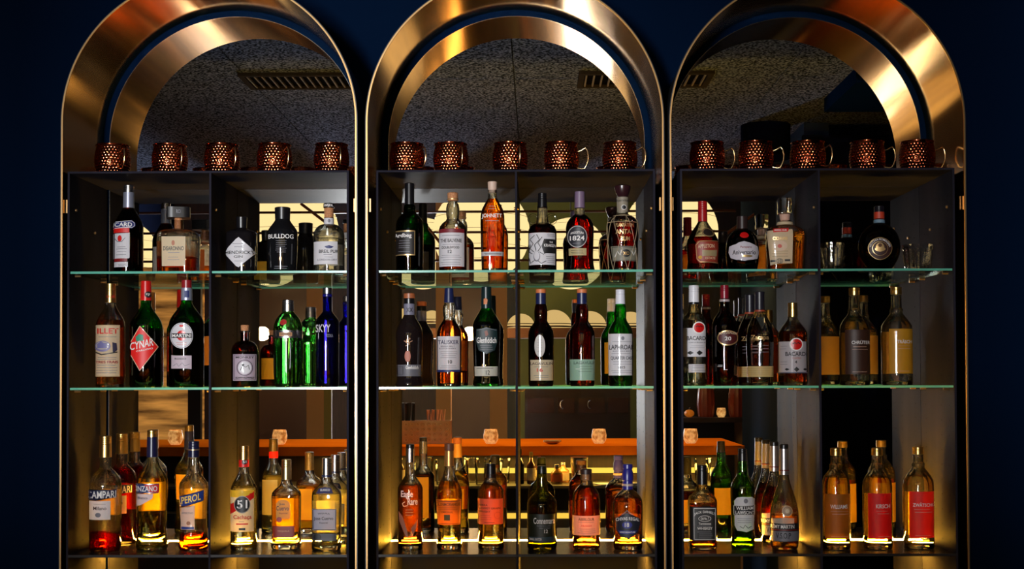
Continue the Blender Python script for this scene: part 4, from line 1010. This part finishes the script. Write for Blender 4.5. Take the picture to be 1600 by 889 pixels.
bottle(981, 3.645, 3, 859, [(766, 8.6), (768, 10), (772, 15), (777, 19.4), (783, 22.4), (791, 23.4), (800, 23.4), (840, 22.6), (853, 22.8), (857, 22.2), (859, 20.5)],
  'round shouldered whisky bottle with ringed blue foil and dark winged label', CLEAR, (.96, .50, .15), 779, base_h=7,
  caps=[('neck_foil', paint(34, 34, 120, .3), [(727, 6.6), (728, 7.8), (734, 8), (735, 7), (741, 8.6), (747, 9), (752, 9), (753, 8), (767, 8.6), (767.3, 6)]), ('neck_band', paint(170, 150, 140, .4), pcap(757, 761, 9))],
  labels=[[('P', [(962, 810), (980, 800), (999, 810), (1000, 818), (996, 832), (983, 841), (970, 838), (963, 826)], paint(30, 32, 44)), ('A', 'CHIVAS REGAL', 963, 998, 809.5, 814.5, WHT, 0, 2.5), ('E', 980, 819.5, 7.6, 5.4, paint(40, 44, 130)), ('T', '18', 976.5, 983, 816, 822.5, WHT), ('P', [(966, 828), (995, 828), (990, 833), (970, 833)], paint(40, 44, 130)), ('T', 'GOLD SIGNATURE', 969, 992, 829.3, 831.8, WHT), ('L', [(972, 804), (977, 800), (980, 797), (983, 800), (989, 804)], 1, GREY)]],
  back=(12, 806, 838, OFFW))
# bottom row, right unit
bottle(1097.5, 3.66, 3, 857, [(757, 8), (763, 8.6), (768, 10), (772, 14), (776, 18.5), (781, 21), (786, 21.6), (790, 21.6), (848, 21.2), (854, 20.8), (857, 19.5)],
  'square whiskey bottle with black cap and black label', CLEAR, (.76, .28, .07), 789, n=5, dr=1.0,
  caps=[('cap', BLKC, rcap(728, 758, 7.8, 8.2, 2))],
  labels=[[('R', 1078.5, 1118.5, 791, 843, paint(18, 17, 19)), ('F', 1085, 1117, 793.5, 841, .8, WHT), ('A', 'JACK DANIEL\'S', 1085.5, 1117, 800.5, 805.5, WHT, 0, 4), ('O', 1101, 809, 9, 4.4, .7, WHT), ('T', 'Old No. 7', 1095, 1107, 807, 811, WHT), ('T', 'Tennessee', 1092, 1110, 815, 818.5, WHT), ('T', 'WHISKEY', 1090, 1112, 822, 826, WHT)] + bars(1090, 1112, (820, 829, 832, 835, 838), GREY, .8)],
  back=(13, 800, 840, YEL))
bottle(1160.5, 3.64, 3, 858, [(721, 7.6), (728, 8.2), (737, 8.6), (744, 9.4), (750, 13.6), (757, 17.4), (764, 18.8), (775, 18.8), (820, 18), (850, 18.6), (855, 18.2), (858, 16.8)],
  'green whisky bottle with arched white label and black name plate', thin_glass((.22, .55, .14), (.02, .20, .03)), (.72, .72, .18), 766,
  caps=[('cap', BLKC, rcap(702, 722, 6.8, 7.4, 2))],
  labels=[[('P', [(1148, 782), (1152, 777), (1160, 775.5), (1174, 776), (1178, 779), (1178, 800), (1177, 826), (1166, 830), (1152, 828), (1148, 820)], WHITEP), ('P', [(1146, 789), (1179, 788), (1179, 804), (1147, 805)], BLK), ('F', 1147.5, 1178, 789.5, 803.6, .7, WHT), ('T', 'WILLIAM', 1151, 1176, 790.5, 795.8, WHT), ('T', 'LAWSON\'S', 1150, 1178, 797, 802.5, WHT), ('E', 1165, 782, 3, 3.6, GREY), ('L', [(1156, 821), (1161, 824), (1164, 819), (1168, 824), (1173, 821)], .9, BLK)] + bars(1152, 1174, (809, 812, 815), GREY, .6)],
  back=(15, 782, 828, YEL))
def remy(cx, dep, yb, lab):
    sc = 3.645 / dep; q = lambda y: yb - (860 - y) * sc; X = lambda x: cx + (x - 1225.5) * sc
    pr = [(q(y), h * sc) for y, h in [(744, 7), (750, 7.6), (760, 10), (770, 13.4), (780, 16.8), (790, 19.6), (800, 21.4), (812, 22.4), (830, 22.4), (848, 22), (856, 21), (860, 18.5)]]
    bottle(cx, dep, 3, yb, pr, lab, CLEAR, (.95, .65, .22) if dep < 3.7 else (.70, .16, .03), q(808 if dep < 3.7 else 770), base_h=5, group='teardrop cognac bottles',
      caps=[('stopper', BLKC, pcap(q(698), q(704.5), 7 * sc)), ('neck_foil', pbr((.55, .5, .5), .3, .9), pcap(q(704), q(745), 6.6 * sc, 7.6 * sc)), ('neck_band', paint(110, 24, 24), pcap(q(737), q(739), 7.9 * sc))],
      labels=[['medallion', ('E', X(1230), q(799.5), 8 * sc, 8.4 * sc, paint(170, 140, 110)), ('O', X(1230), q(799.5), 5.6 * sc, 6 * sc, .9, paint(110, 80, 60)), ('E', X(1230), q(799.5), 3 * sc, 3.2 * sc, paint(210, 190, 160))],
              [('R', X(1206), X(1247), q(819), q(847), paint(30, 26, 28)), ('P', [(X(1206), q(812)), (X(1226), q(809.5)), (X(1240), q(811)), (X(1240), q(819)), (X(1206), q(819))], paper(190, 176, 160, .3)), ('T', 'RÉMY MARTIN', X(1205), X(1240), q(819.5), q(826.5), WHT), ('R', X(1206), X(1247), q(828.2), q(829.4), paint(130, 30, 26)), ('R', X(1206), X(1247), q(831), q(846), paint(110, 110, 120)), ('T', 'V.S.O.P', X(1213), X(1235), q(833), q(842), BLK)]],
      back=(12 * sc, q(808), q(844), YEL))
remy(1225.5, 3.645, 860, 'teardrop cognac bottle with black label, the clear front one of the pair')
remy(1210, 3.785, 849, 'teardrop cognac bottle with dark amber filling, close behind its clear twin')
SP = 'clear schnapps bottles on the lit shelf'
plain(1306.5, 3, 855, 21.5, 699, 'WILLIAMS', paper(176, 104, 16, .4), 'gold capped schnapps bottle with brown label, on the lit bottom shelf', (1290, 1328, 769, 838), (.98, .95, .62), 3.645, SP, (1298, 1323))
plain(1371, 3, 855, 22.5, 699, 'KIRSCH', paper(224, 14, 8, .2), 'gold capped schnapps bottle with deep red label, middle one of the lit trio', (1357, 1391.5, 768, 838), (.98, .96, .75), 3.645, SP, (1369, 1389))
plain(1435, 3, 855, 23.5, 698, 'ZWÄTSCHGÄ', paper(240, 30, 10, .2), 'gold capped schnapps bottle with bright red label, right end of the lit shelf', (1421.5, 1457.5, 766, 837), (.97, .96, .88), 3.655, SP, (1427, 1463))

# ------------------------------------------------------------------ tumblers
def tumbler(cx, dep, w0, y0, yb, lab):
    sc = dep / F; x = P(cx, 400, dep).x; h = (yb - y0) * sc; r1 = w0 * sc; r0 = r1 * .84
    t = empty('whisky_tumbler', (x, dep, Z1 + .0002), lab, 'glass', 'cut glass tumblers')
    m = MB(); k = 36
    def ring(z, r, fl): return [((r + (fl if i % 2 else -fl)) * math.sin(2 * PI * i / k), -(r + (fl if i % 2 else -fl)) * math.cos(2 * PI * i / k), z) for i in range(k)]
    rs = [ring(h, r1, 0), ring(h * .86, r1 * .98, .0002), ring(h * .8, r1 * .97, .0011), ring(h * .35, r0 * 1.04, .0013), ring(h * .2, r0 * 1.02, .0016), ring(h * .05, r0, .0006), ring(0, r0 * .95, 0)]
    ri = [ring(h, r1 - .0018, 0), ring(h * .25, r0 - .002, 0), ring(h * .2, r0 * .5, 0)]
    seq = ri[::-1] + rs; vs = [v for r_ in seq for v in r_]; fs = []
    for i in range(len(seq) - 1):
        for j in range(k): fs.append((i * k + j, i * k + (j + 1) % k, (i + 1) * k + (j + 1) % k, (i + 1) * k + j))
    fs += [tuple(range(k))[::-1], tuple((len(seq) - 1) * k + j for j in range(k))]
    m.add(vs, fs); m.build('cut_glass_bowl', solid_glass((.98, .98, .98), 1.5, mix=True), t)
tumbler(1300, 3.66, 19, 374, 419, 'cut glass whisky tumbler left of the moon shaped bottle')
tumbler(1434, 3.66, 23.5, 376, 418, 'cut glass whisky tumbler right of the moon shaped bottle')

# ------------------------------------------------------------------ copper mugs
def mug_proto():
    t = empty('copper_mug', (0, 0, 0), 'x', 'mug', 'hammered copper mugs on top of the shelf units')
    s = 3.64 / F; m = MB()
    prof = [(48.5, 24.4), (49.2, 25.2), (48.2, 25.6), (46.5, 24.8), (44, 25), (38, 26.4), (30, 27.6), (22, 27.8), (14, 26.6), (7, 24.2), (2, 21.4), (0, 20)]
    NZ, NT, DM = 96, 320, 36
    vs = []
    for i in range(NZ + 1):
        zz = 48.5 * (1 - i / NZ); pr = sorted((a, b) for a, b in prof[3:])
        rr = interp(pr, zz)
        for k in range(NT):
            u = DM * k / NT; v = zz / 4.2; row = round(v); off = .5 * (row % 2)
            du = (u - off) - round(u - off); dv = v - row; d = math.hypot(du, dv * .9)
            dep = 0.8 * max(0, 1 - (d / .46) ** 2) if 3 < zz < 44 else 0
            q = (rr - dep) * s; vs.append((q * math.sin(2 * PI * k / NT), -q * math.cos(2 * PI * k / NT), zz * s))
    m.add(vs, [(i * NT + k, (i + 1) * NT + k, (i + 1) * NT + (k + 1) % NT, i * NT + (k + 1) % NT) for i in range(NZ) for k in range(NT)], 1)
    m.lathe([(a * s, (b - 1) * s) for a, b in [(48.5, 25.4), (44, 25), (30, 27), (14, 26), (3, 20)]], 48, 1, closed=False)
    m.lathe([(3 * s, 19 * s), (3 * s - .0002, .0001)], 48, 1, closed=False); m.lathe([(0.0001, 20 * s), (0, .0001)], 48, 1, closed=False)
    m.build('body', [COPPER, COPPERS], t, 60)
    m = MB(); m.tube([(25.4 * s * math.sin(2 * PI * i / 40), 25.4 * s * math.cos(2 * PI * i / 40), 48.8 * s) for i in range(41)], .9 * s, 6)
    m.build('rim', COPPERS, t, 60)
    m = MB(); pts = [(26, 36), (31, 37), (35, 39.5), (38.5, 41), (41.5, 37), (43, 29), (42.5, 21), (40, 14), (37, 9), (33, 8.5), (26, 10)]
    m.tube([(a * s, 0, b * s) for a, b in pts], 1.25 * s, 8)
    m.build('brass_handle', pbr((.85, .62, .32), .2, 1.0), t, 60)
    return t
mp = mug_proto()
MUGS = [(176, 48, 'left'), (265.5, 50, 'left'), (347, 48, 'left'), (429, 49, 'left'), (518, 62, 'left'), (636, 42, 'middle'), (704.5, 62, 'middle'), (797, 68, 'middle'), (877, 12, 'middle'), (968.5, 25, 'middle'),
        (1105, 0, 'right'), (1181, 12, 'right'), (1262, 42, 'right'), (1355, 6, 'right'), (1433, 4, 'right')]
ordn = ['leftmost', 'second from the left', 'central', 'second from the right', 'rightmost']
for i, (px, an, side) in enumerate(MUGS):
    if i == 0: o = mp
    else:
        o = mp.copy(); COL.objects.link(o)
        for ch in list(mp.children):
            c = ch.copy(); COL.objects.link(c); c.parent = o
    o['label'] = 'hammered copper mug, %s of five atop the %s shelf unit' % (ordn[i % 5], side)
    p = P(px, 240, 3.64); o.location = (p.x, 3.64, ZT + .0003)
    o.rotation_euler = (0, 0, -R(an) + math.atan2(p.x * 0, 1))
# ================================================================== the room that the mirrors show (behind and below the camera)
def Q(px, py, L):
    """world position of something the mirror shows at photo px,py when the light path is L long"""
    p = P(px, py, L); return Vector((p.x, 2 * YM - L, p.z))
def mbox(px0, px1, py0, py1, L, depth, m=None, mi=0):
    a, b = Q(px0, py0, L), Q(px1, py1, L); m = m or MB()
    m.box(min(a.x, b.x), max(a.x, b.x), a.y - depth, a.y, min(a.z, b.z), max(a.z, b.z), mi); return m

# left window lets daylight in; right frame is made up round the fill
for k, (wx, ww) in enumerate(((WX1, .40), (WX2, .26))):
    m = MB(); y0, y1, z0, z1 = YB, YB + .03, -.84, .74
    a, b = wx - ww / 2 - .04, wx + ww / 2 + .04
    m.box(a, a + .04, y0, y1, z0, z1); m.box(b - .04, b, y0, y1, z0, z1); m.box(a, b, y0, y1, z0 - .04, z0); m.box(a, b, y0, y1, z1, z1 + .04)
    struct('window_%d' % (k + 1), m, BLACKM)

# lanterns
def lantern(px, py, L, rpx, lab):
    c = Q(px, py, L); r = rpx / F * L
    t = empty('pendant_lantern', c, lab, 'lantern', 'glowing round paper lanterns')
    m = MB(); prof = [(r * math.cos(PI * i / 20) * 1.0, max(r * math.sin(PI * i / 20), .02)) for i in range(21)]
    m.lathe(prof, 40); m.build('paper_shade', emit((1.0, .74, .33), K['lantern']), t, 60)
    m = MB()
    for i in range(2, 19, 2):
        z = r * math.cos(PI * i / 20); rr = r * math.sin(PI * i / 20) + .001
        m.tube([(rr * math.sin(2 * PI * j / 36), rr * math.cos(2 * PI * j / 36), z) for j in range(37)], .0012, 5)
    m.build('hoops', DARKWOOD, t, 60)
    m = MB(); m.bar((0, 0, r), (0, 0, max(1.74 - c.z, r + .01)), .004, 6); m.build('cord', BLACKM, t)
for i, (px, py, L, rp) in enumerate([(455, 362, 7.75, 74), (752, 364, 7.75, 76), (1048, 364, 7.75, 74), (198, 392, 9.6, 46), (425, 396, 10, 52), (661, 396, 10, 56), (892, 396, 10, 56)]):
    lantern(px, py, L, rp, ('big round glowing lantern mirrored behind the upper shelf, %s' if i < 3 else 'smaller round glowing lantern mirrored further back, %s') % ['left unit', 'middle unit', 'right unit', 'far left', 'left unit right half', 'middle unit left half', 'middle unit right half'][i])
# rack of thin bars hung in front of the lanterns
t = empty('hanging_glass_rack', (0, .5, .64), 'dark wooden rack of thin horizontal bars hanging before the lanterns', 'rack')
for py in (333, 365, 390, 409):
    a, b = Q(150, py, 7.2), Q(1150, py, 7.2)
    m = MB(); m.box(a.x, b.x, a.y - .012, a.y, a.z - .006, a.z + .006)
    o = m.build('bar', paint(70, 34, 18, .5)); o.parent = t; o.matrix_parent_inverse = Matrix.Translation(-Vector(t.location))
for a, b in (((470, 318), (520, 356)), ((1197, 322), (1135, 365)), ((664, 350), (690, 382))):
    m = MB(); m.bar(Q(a[0], a[1], 7.15), Q(b[0], b[1], 7.15), .008, 8)
    o = m.build('strut', paint(110, 64, 30, .5)); o.parent = t; o.matrix_parent_inverse = Matrix.Translation(-Vector(t.location))
m = MB()
for px in (180, 560, 1040): p = Q(px, 333, 7.2); m.bar((p.x, p.y - .006, p.z), (p.x, p.y - .006, 1.75), .003, 6)
o = m.build('hanging_wires', BLACKM); o.parent = t; o.matrix_parent_inverse = Matrix.Translation(-Vector(t.location))
# small glowing domes added in place of lantern reflections, on the far sideboard
for i, (px, py, rp) in enumerate(((814, 512, 22), (866, 512, 28), (922, 512, 26), (985, 512, 25), (675, 505, 20), (628, 505, 23))):
    c = Q(px, py, 9.9); r = rp / F * 9.9
    t = empty('dome_lamp', c, 'small glowing dome lamp far back in the mirror, %s of the row' % ['third', 'fourth', 'fifth', 'sixth', 'second', 'first'][i], 'lamp', 'far dome lamps')
    m = MB(); m.lathe([(r * math.cos(PI / 2 * i_ / 10), max(r * math.sin(PI / 2 * i_ / 10), .004)) for i_ in range(11)], 32); m.build('dome', emit((1.0, .66, .24), .75), t, 60)
    m = MB(); m.lathe([(.03, r * 1.02), (.024, r * 1.02)], 32); m.lathe([(.012, r * 1.0), (0.0, r * 1.0)], 32); m.build('base_ring', DARKWOOD, t)
# brown beam / sideboard under the domes
m = mbox(600, 1030, 513, 527, 9.8, .25); tag(m.build('sideboard_top', paint(92, 56, 28, .5)), 'brown wooden ledge carrying the dome lamps, mirrored', 'ledge')
# posts and wall panels
TANW = paint(196, 150, 92, .6)
for i, (a, b, L) in enumerate(((479, 506, 9.2), (681, 704, 9.2), (765, 792, 9.2))):
    p, q = Q(a, 500, L), Q(b, 500, L); m = MB(); m.box(p.x, q.x, p.y - .12, p.y, ZF, 1.75)
    struct('trim_%d' % (i + 3), m, TANW)
p, q = Q(506, 500, 9.2), Q(518, 500, 9.2); m = MB(); m.box(p.x, q.x, p.y - .03, p.y, ZF, 1.75); struct('trim_6', m, paint(140, 130, 60, .6))
p, q = Q(805, 500, 10.5), Q(1010, 500, 10.5); m = MB(); m.box(p.x, q.x, p.y - .05, p.y, ZF, 1.75); struct('trim_7', m, paint(84, 92, 40, .7))
p, q = Q(403, 500, 10.2), Q(479, 500, 10.2); m = MB(); m.box(p.x, q.x, p.y - .05, p.y, ZF, 1.2); struct('trim_8', m, paint(36, 20, 14, .4))
p, q = Q(704, 500, 10.2), Q(765, 500, 10.2); m = MB(); m.box(p.x, q.x, p.y - .05, p.y, ZF, .7); struct('trim_9', m, paint(46, 30, 24, .4))
# globe bulbs
for px, lab in ((414, 'glowing globe bulb mirrored beside the small brown bottle'), (735, 'glowing globe bulb mirrored between two whisky bottles')):
    c = Q(px, 522, 9.6); t = empty('wall_lamp', c, lab, 'lamp', 'globe wall lamps')
    m = MB(); m.lathe([(.042 * math.cos(PI * i / 20), max(.042 * math.sin(PI * i / 20), .001)) for i in range(21)], 32); m.build('globe', emit((1, .72, .36), 7.0), t, 60)
    m = MB(); m.bar((0, -.05, 0), (0, -.33, 0), .012, 8); m.build('arm', BRASSE, t)
    l = bpy.data.lights.new('bulb_light', 'POINT'); l.energy = 16; l.color = (1, .62, .28); l.shadow_soft_size = .05
    lo = bpy.data.objects.new('bulb_light', l); lo.location = c + Vector((0, .09, 0)); COL.objects.link(lo)
# street window on the left; warm reflections painted into it as glowing streaks
m = mbox(160, 318, 418, 690, 9.3, .02)
GLOW = noisy((.05, .02, .006), (.55, .24, .05), 3.0, rough=.15, stretch=(.7, 1, 5.5), em=1.2, lo=.38, hi=.78, detail=7, name='window_view')
struct('window_3', m, GLOW)
m = mbox(294, 313, 400, 695, 9.2, .05); struct('trim_10', m, paint(14, 8, 8, .5))
m = mbox(160, 330, 425, 440, 9.2, .04); struct('trim_11', m, paint(120, 96, 60, .5))

# the bar counter
zt = -.337
t = empty('bar_counter', (0, .8, ZF), 'long bar counter with glowing orange wooden top, mirrored', 'bar counter')
cr = 1.03
m = MB(); m.box(-2.6, cr, .37, 1.2, zt - .045, zt); keep(m.build('counter_top', noisy(lin((222, 108, 16)), lin((240, 128, 26)), 20, rough=.7, spec=.0, stretch=(.3, 6, 1), name='counter_wood')), t)
m = MB(); m.box(-2.6, cr - .08, .45, 1.12, ZF, zt - .045); keep(m.build('front_panel', DARKWOOD), t)
zs1, zs2 = -.515, -.60
m = MB(); m.box(-2.6, cr - .08, 1.12, 1.42, zs1 - .012, zs1); keep(m.build('speed_rail_shelf', pbr((.22, .2, .16), .3, .8)), t)
m = MB(); m.box(-2.6, cr - .08, 1.12, 1.56, ZF, zs2 - .07); m.box(-2.6, cr - .08, 1.42, 1.56, zs2 - .07, zs2 - .03); keep(m.build('work_station', pbr((.2, .19, .17), .3, .8)), t)
m = MB(); m.box(-1.0, .9, 1.561, 1.566, zs2 - .055, zs2 - .03); keep(m.build('lower_light_strip', emit((1, .60, .07), 1.2)), t)
m = MB(); m.box(-.35, .9, 1.122, 1.127, zs1 + .04, zs1 + .066); keep(m.build('upper_light_strip', emit((1, .68, .08), 1.3)), t)
area('counter_glow', (0, .9, .55), (0, .75, zt), 2.6, .5, 13, (1, .60, .18))
area('station_glow', (0, 1.28, -.388), (0, 1.28001, -.8), 2.2, .06, 14, (1, .60, .10))  # added area light, kept out of sight, to brighten the work station
# candles on the counter
def candle(px, py, L, h, lab, y=None):
    c = Q(px, py, L); t = empty('candle_holder', (c.x, c.y, zt + .0002 if y is None else y), lab, 'candle holder', 'mottled glass candle holders')
    m = MB(); r = h * .5
    m.lathe([(h, r * .86), (h * .6, r * 1.02), (h * .3, r), (0.004, r * .72), (0, r * .6)], 28, closed=False)
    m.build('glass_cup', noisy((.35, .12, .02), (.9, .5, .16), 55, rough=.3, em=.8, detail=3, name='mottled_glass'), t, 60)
    m = MB(); m.lathe([(h * .3, r * .6), (0.005, r * .6)], 20); m.build('wax', paint(240, 220, 180), t)
    m = MB(); m.lathe([(h * .62, .001), (h * .5, .005), (h * .38, .006), (h * .31, .002)], 10); m.build('flame', emit((1, .6, .2), 30), t, 60)
for px, lab in ((274, 'glowing candle cup on the bar, leftmost in the mirror'), (437, 'glowing candle cup on the bar behind the cane spirit bottle'), (767, 'glowing candle cup on the bar in the middle mirror, left half'), (936, 'glowing candle cup on the bar in the middle mirror, right half'), (1079, 'glowing candle cup on the bar at the left of the right mirror')):
    candle(px, 690, 6.75, .075, lab)
c = Q(1127, 650, 8.5)
# perforated caddy with straws
a, b = Q(612, 650, 6.8), Q(705, 690, 6.8)
t = empty('bar_caddy', ((a.x + b.x) / 2, a.y, zt + .0002), 'perforated brass box of straws and napkins standing on the bar', 'caddy')
wd = (b.x - a.x) / 2; hh = .12
m = MB()
for (x0, x1, y0, y1) in ((-wd, wd, -.06, -.055), (-wd, wd, .055, .06), (-wd, -wd + .005, -.055, .055), (wd - .005, wd, -.055, .055)): m.box(x0, x1, y0, y1, 0, hh)
m.box(-wd, wd, -.055, .055, 0, .003); m.build('box', pbr((.5, .33, .14), .4, .8), t)
m = MB()
for i in range(10):
    for j in range(4):
        x, z = -wd + .02 + i * (2 * wd - .04) / 9, .02 + j * .027
        m.tube([(x + .008 * math.cos(2 * PI * k / 10), .061, z + .008 * math.sin(2 * PI * k / 10)) for k in range(11)], .0022, 5)
m.build('ring_pattern', pbr((.7, .5, .25), .3, .9), t)
m = MB()
for i in range(16):
    x = .03 + random.random() * .1; m.bar((x, random.uniform(-.03, .03), .01), (x + random.uniform(-.02, .03), random.uniform(-.04, .04), hh + .055), .003, 6)
m.build('straws', paint(200, 140, 110, .6), t)
m = MB()
for i in range(8):
    x = -.14 + random.random() * .12; m.bar((x, random.uniform(-.03, .03), .01), (x + random.uniform(-.01, .01), random.uniform(-.03, .03), hh + .09), .008, 8)
m.build('black_muddlers', BLACKM, t, 40)
# dish on the bar
c = Q(863, 689, 6.7)
m = MB(); m.lathe([(.02, .045), (.012, .046), (0, .02)], 28); tag(m.build('dish', pbr((.8, .5, .2), .3, .6), None, 40, (c.x, c.y, zt + .0002)), 'small metal dish lying on the bar top', 'dish')
# bottles, jars and glasses on the work station
def small_bottle(px, h, r, col, capc, lab, y=1.30, grp='small bottles on the bar station', lb=None):
    c = Q(px, 757, 2 * YM - y)
    t = empty('bitters_bottle', (c.x, y, zs1 + .0002), lab, 'bottle', grp)
    m = MB(); m.lathe([(h * .86, r * .38), (h * .72, r * .42), (h * .6, r * .95), (h * .55, r), (.004, r), (0, r * .9)], 24); m.build('glass', col, t, 50)
    m = MB(); m.lathe([(h, r * .42), (h * .86, r * .46), (h * .855, r * .3)], 20); m.build('cap', capc, t, 40)
    m = MB(); m.lathe([(h * .5, r + .0008), (h * .12, r + .0008)], 24, closed=False); m.build('label', lb or CREAM, t, 50)
small_bottle(830, .155, .021, paint(60, 30, 14, .1), paint(230, 180, 60), 'small bitters bottle with yellow cap on the bar station')
small_bottle(843, .13, .018, paint(60, 24, 14, .1), paint(190, 30, 24), 'small bitters bottle with red cap on the bar station', y=1.24)
small_bottle(870, .095, .028, paint(120, 80, 30, .1), SILVER, 'squat spice jar on the bar station', lb=paper(190, 90, 40))
small_bottle(880, .10, .030, paint(150, 100, 50, .1), SILVER, 'squat pale jar beside the spice jar', y=1.22)
small_bottle(626, .14, .02, paint(60, 40, 20, .1), SILVER, 'small bottle at the left of the bar station')
small_bottle(812, .17, .022, paint(14, 12, 12, .1), BLKC, 'black pepper mill shaped bottle by the yellow capped one', lb=BLKC)
def bar_glass(px, h, r, y, lab):
    c = Q(px, 757, 2 * YM - y); m = MB()
    m.lathe([(h, r), (h * .1, r * .8), (0.001, r * .78)], 24, closed=False)
    m.lathe([(.012, r * .78), (.0005, r * .76)], 24)
    tag(m.build('bar_glass', CLEAR, None, 50, (c.x, y, zs1 + .0002)), lab, 'glass', 'glasses on the bar station')
for i, (px, h, r, y) in enumerate([(655, .11, .03, 1.3), (668, .13, .03, 1.22), (690, .12, .033, 1.33), (720, .14, .028, 1.3), (738, .12, .032, 1.2), (751, .13, .03, 1.34), (775, .12, .034, 1.3), (788, .12, .03, 1.24), (1096, .12, .036, 1.32), (1118, .12, .036, 1.26)]):
    bar_glass(px, h, r, y, 'empty clear glass on the bar station, %s from the left in the mirror' % ['first', 'second', 'third', 'fourth', 'fifth', 'sixth', 'seventh', 'eighth', 'ninth', 'tenth'][i])
# strainer tin
c = Q(905, 757, 6.4); m = MB(); m.lathe([(.13, .045), (.0, .032)], 28); tag(m.build('shaker_tin', pbr((.6, .5, .36), .25, 1), None, 40, (c.x, 1.3, zs1 + .0002)), 'steel shaker tin standing on the bar station', 'shaker')
c = Q(960, 770, 6.2)
m = MB(); m.add([(-.1, -.06, .0), (.1, -.06, .0), (.12, .08, .0), (-.06, .1, .0), (-.1, -.06, .003), (.1, -.06, .003), (.12, .08, .012), (-.06, .1, .006)], [(0, 3, 2, 1), (4, 5, 6, 7), (0, 1, 5, 4), (1, 2, 6, 5), (2, 3, 7, 6), (3, 0, 4, 7)])
tag(m.build('paper_menu', paint(200, 196, 196), None, None, (c.x, 1.33, zs1 + .0002)), 'folded white paper menu lying on the bar station', 'menu')
# dark cabinet with ornaments, middle right
m = mbox(820, 985, 605, 690, 9.6, .4)
t = empty('far_cabinet', Q(900, 690, 9.6), 'dark glazed cabinet far back in the mirror', 'cabinet')
keep(m.build('body', paint(30, 16, 12, .3)), t)
m = MB()
for px0, px1 in ((824, 866), (872, 898), (904, 945), (950, 982)): mbox(px0, px1, 622, 645, 9.585, .01, m)
keep(m.build('doors', paint(52, 28, 18, .25)), t)
m = MB()
for px in (880, 923): p = Q(px, 632, 9.57); m.tube([(p.x + .02 * math.cos(a_), p.y, p.z + .03 * math.sin(a_)) for a_ in [PI / 2 + PI * i / 8 for i in range(9)]], .005, 6)
keep(m.build('crescent_handles', SILVER, None, 40), t)
# niche on the right with vases, pumpkin and candle
p0, p1 = Q(1045, 652, 8.5), Q(1162, 652, 8.5)
t = empty('niche_shelf', (p0.x, p0.y, p0.z), 'dark wooden shelf of autumn decorations, mirrored in the right unit', 'shelf')
m = MB(); m.box(p0.x, p1.x, p0.y - .3, p0.y + .12, p0.z - .03, p0.z); keep(m.build('board', DARKWOOD), t)
m = MB(); m.box(p0.x, p1.x, p0.y - .34, p0.y - .3, ZF, 1.0); keep(m.build('backing', paint(14, 9, 8)), t)
m = MB(); m.box(p1.x - .015, p1.x, p0.y - .3, p0.y + .12, ZF, p0.z - .03); keep(m.build('brass_upright', pbr((.5, .3, .12), .4, .6)), t)
zsn = p0.z + .0002
c = Q(1077, 652, 8.5); tp = empty('pumpkin', (c.x, c.y, zsn), 'small orange pumpkin on the mirrored dark shelf', 'pumpkin')
m = MB(); n = 40; vs = []; fs = []
for i in range(11):
    a_ = PI * i / 10
    for k in range(n):
        t_ = 2 * PI * k / n; rr = .032 * (math.sin(a_) * (1 - .12 * abs(math.sin(4 * t_))) + .02)
        vs.append((rr * math.sin(t_), rr * math.cos(t_), .025 + .025 * math.cos(a_)))
for i in range(10):
    for k in range(n): fs.append((i * n + k, (i + 1) * n + k, (i + 1) * n + (k + 1) % n, i * n + (k + 1) % n))
m.add(vs, fs); m.build('flesh', paint(226, 140, 40, .5, em=lin((226, 120, 30)), es=.25), tp, 60)  # faint emission put into the flesh, the pumpkin is no lamp
m = MB(); m.tube([(0, 0, .048), (.002, 0, .058), (.006, 0, .064)], .003, 6); m.build('stalk', paint(90, 70, 40), tp)
candle(1127, 652, 8.5, .06, 'glowing candle cup among the vases on the mirrored dark shelf', zsn)
for px, lab in ((1103, 'ribbed red brown vase of dried leaves beside the pumpkin'), (1152, 'ribbed red brown vase of dried leaves at the shelf end')):
    c = Q(px, 652, 8.56); tv = empty('vase', (c.x, c.y, zsn), lab, 'vase', 'vases of dried leaves')
    m = MB(); prof = [(.19, .045), (.15, .052), (.08, .056), (.02, .05), (0, .044)]; n = 36; vs = []; fs = []
    for z, r in prof:
        for k in range(n): vs.append(((r + (.004 if k % 3 == 0 else 0)) * math.sin(2 * PI * k / n), (r + (.004 if k % 3 == 0 else 0)) * math.cos(2 * PI * k / n), z))
    for i in range(4):
        for k in range(n): fs.append((i * n + k, (i + 1) * n + k, (i + 1) * n + (k + 1) % n, i * n + (k + 1) % n))
    fs.append(tuple(range(4 * n, 5 * n))); m.add(vs, fs); m.build('body', paint(120, 50, 34, .3), tv, 30)
    m = MB()
    for i in range(12):
        a_ = 2 * PI * random.random(); d = random.uniform(.03, .10); z = random.uniform(.22, .32)
        b0 = Vector((0, 0, .12)); b1 = Vector((d * math.cos(a_), d * .5 * math.sin(a_), z)); w_ = (b1 - b0).cross(Vector((0, 1, 0))).normalized() * .008
        mid = (b0 + b1) / 2
        m.add([b0, mid + w_, b1, mid - w_, mid + Vector((0, .003, 0))], [(0, 1, 4), (1, 2, 4), (2, 3, 4), (3, 0, 4)])
    m.build('dried_leaves', paint(150, 110, 50, .7), tv)
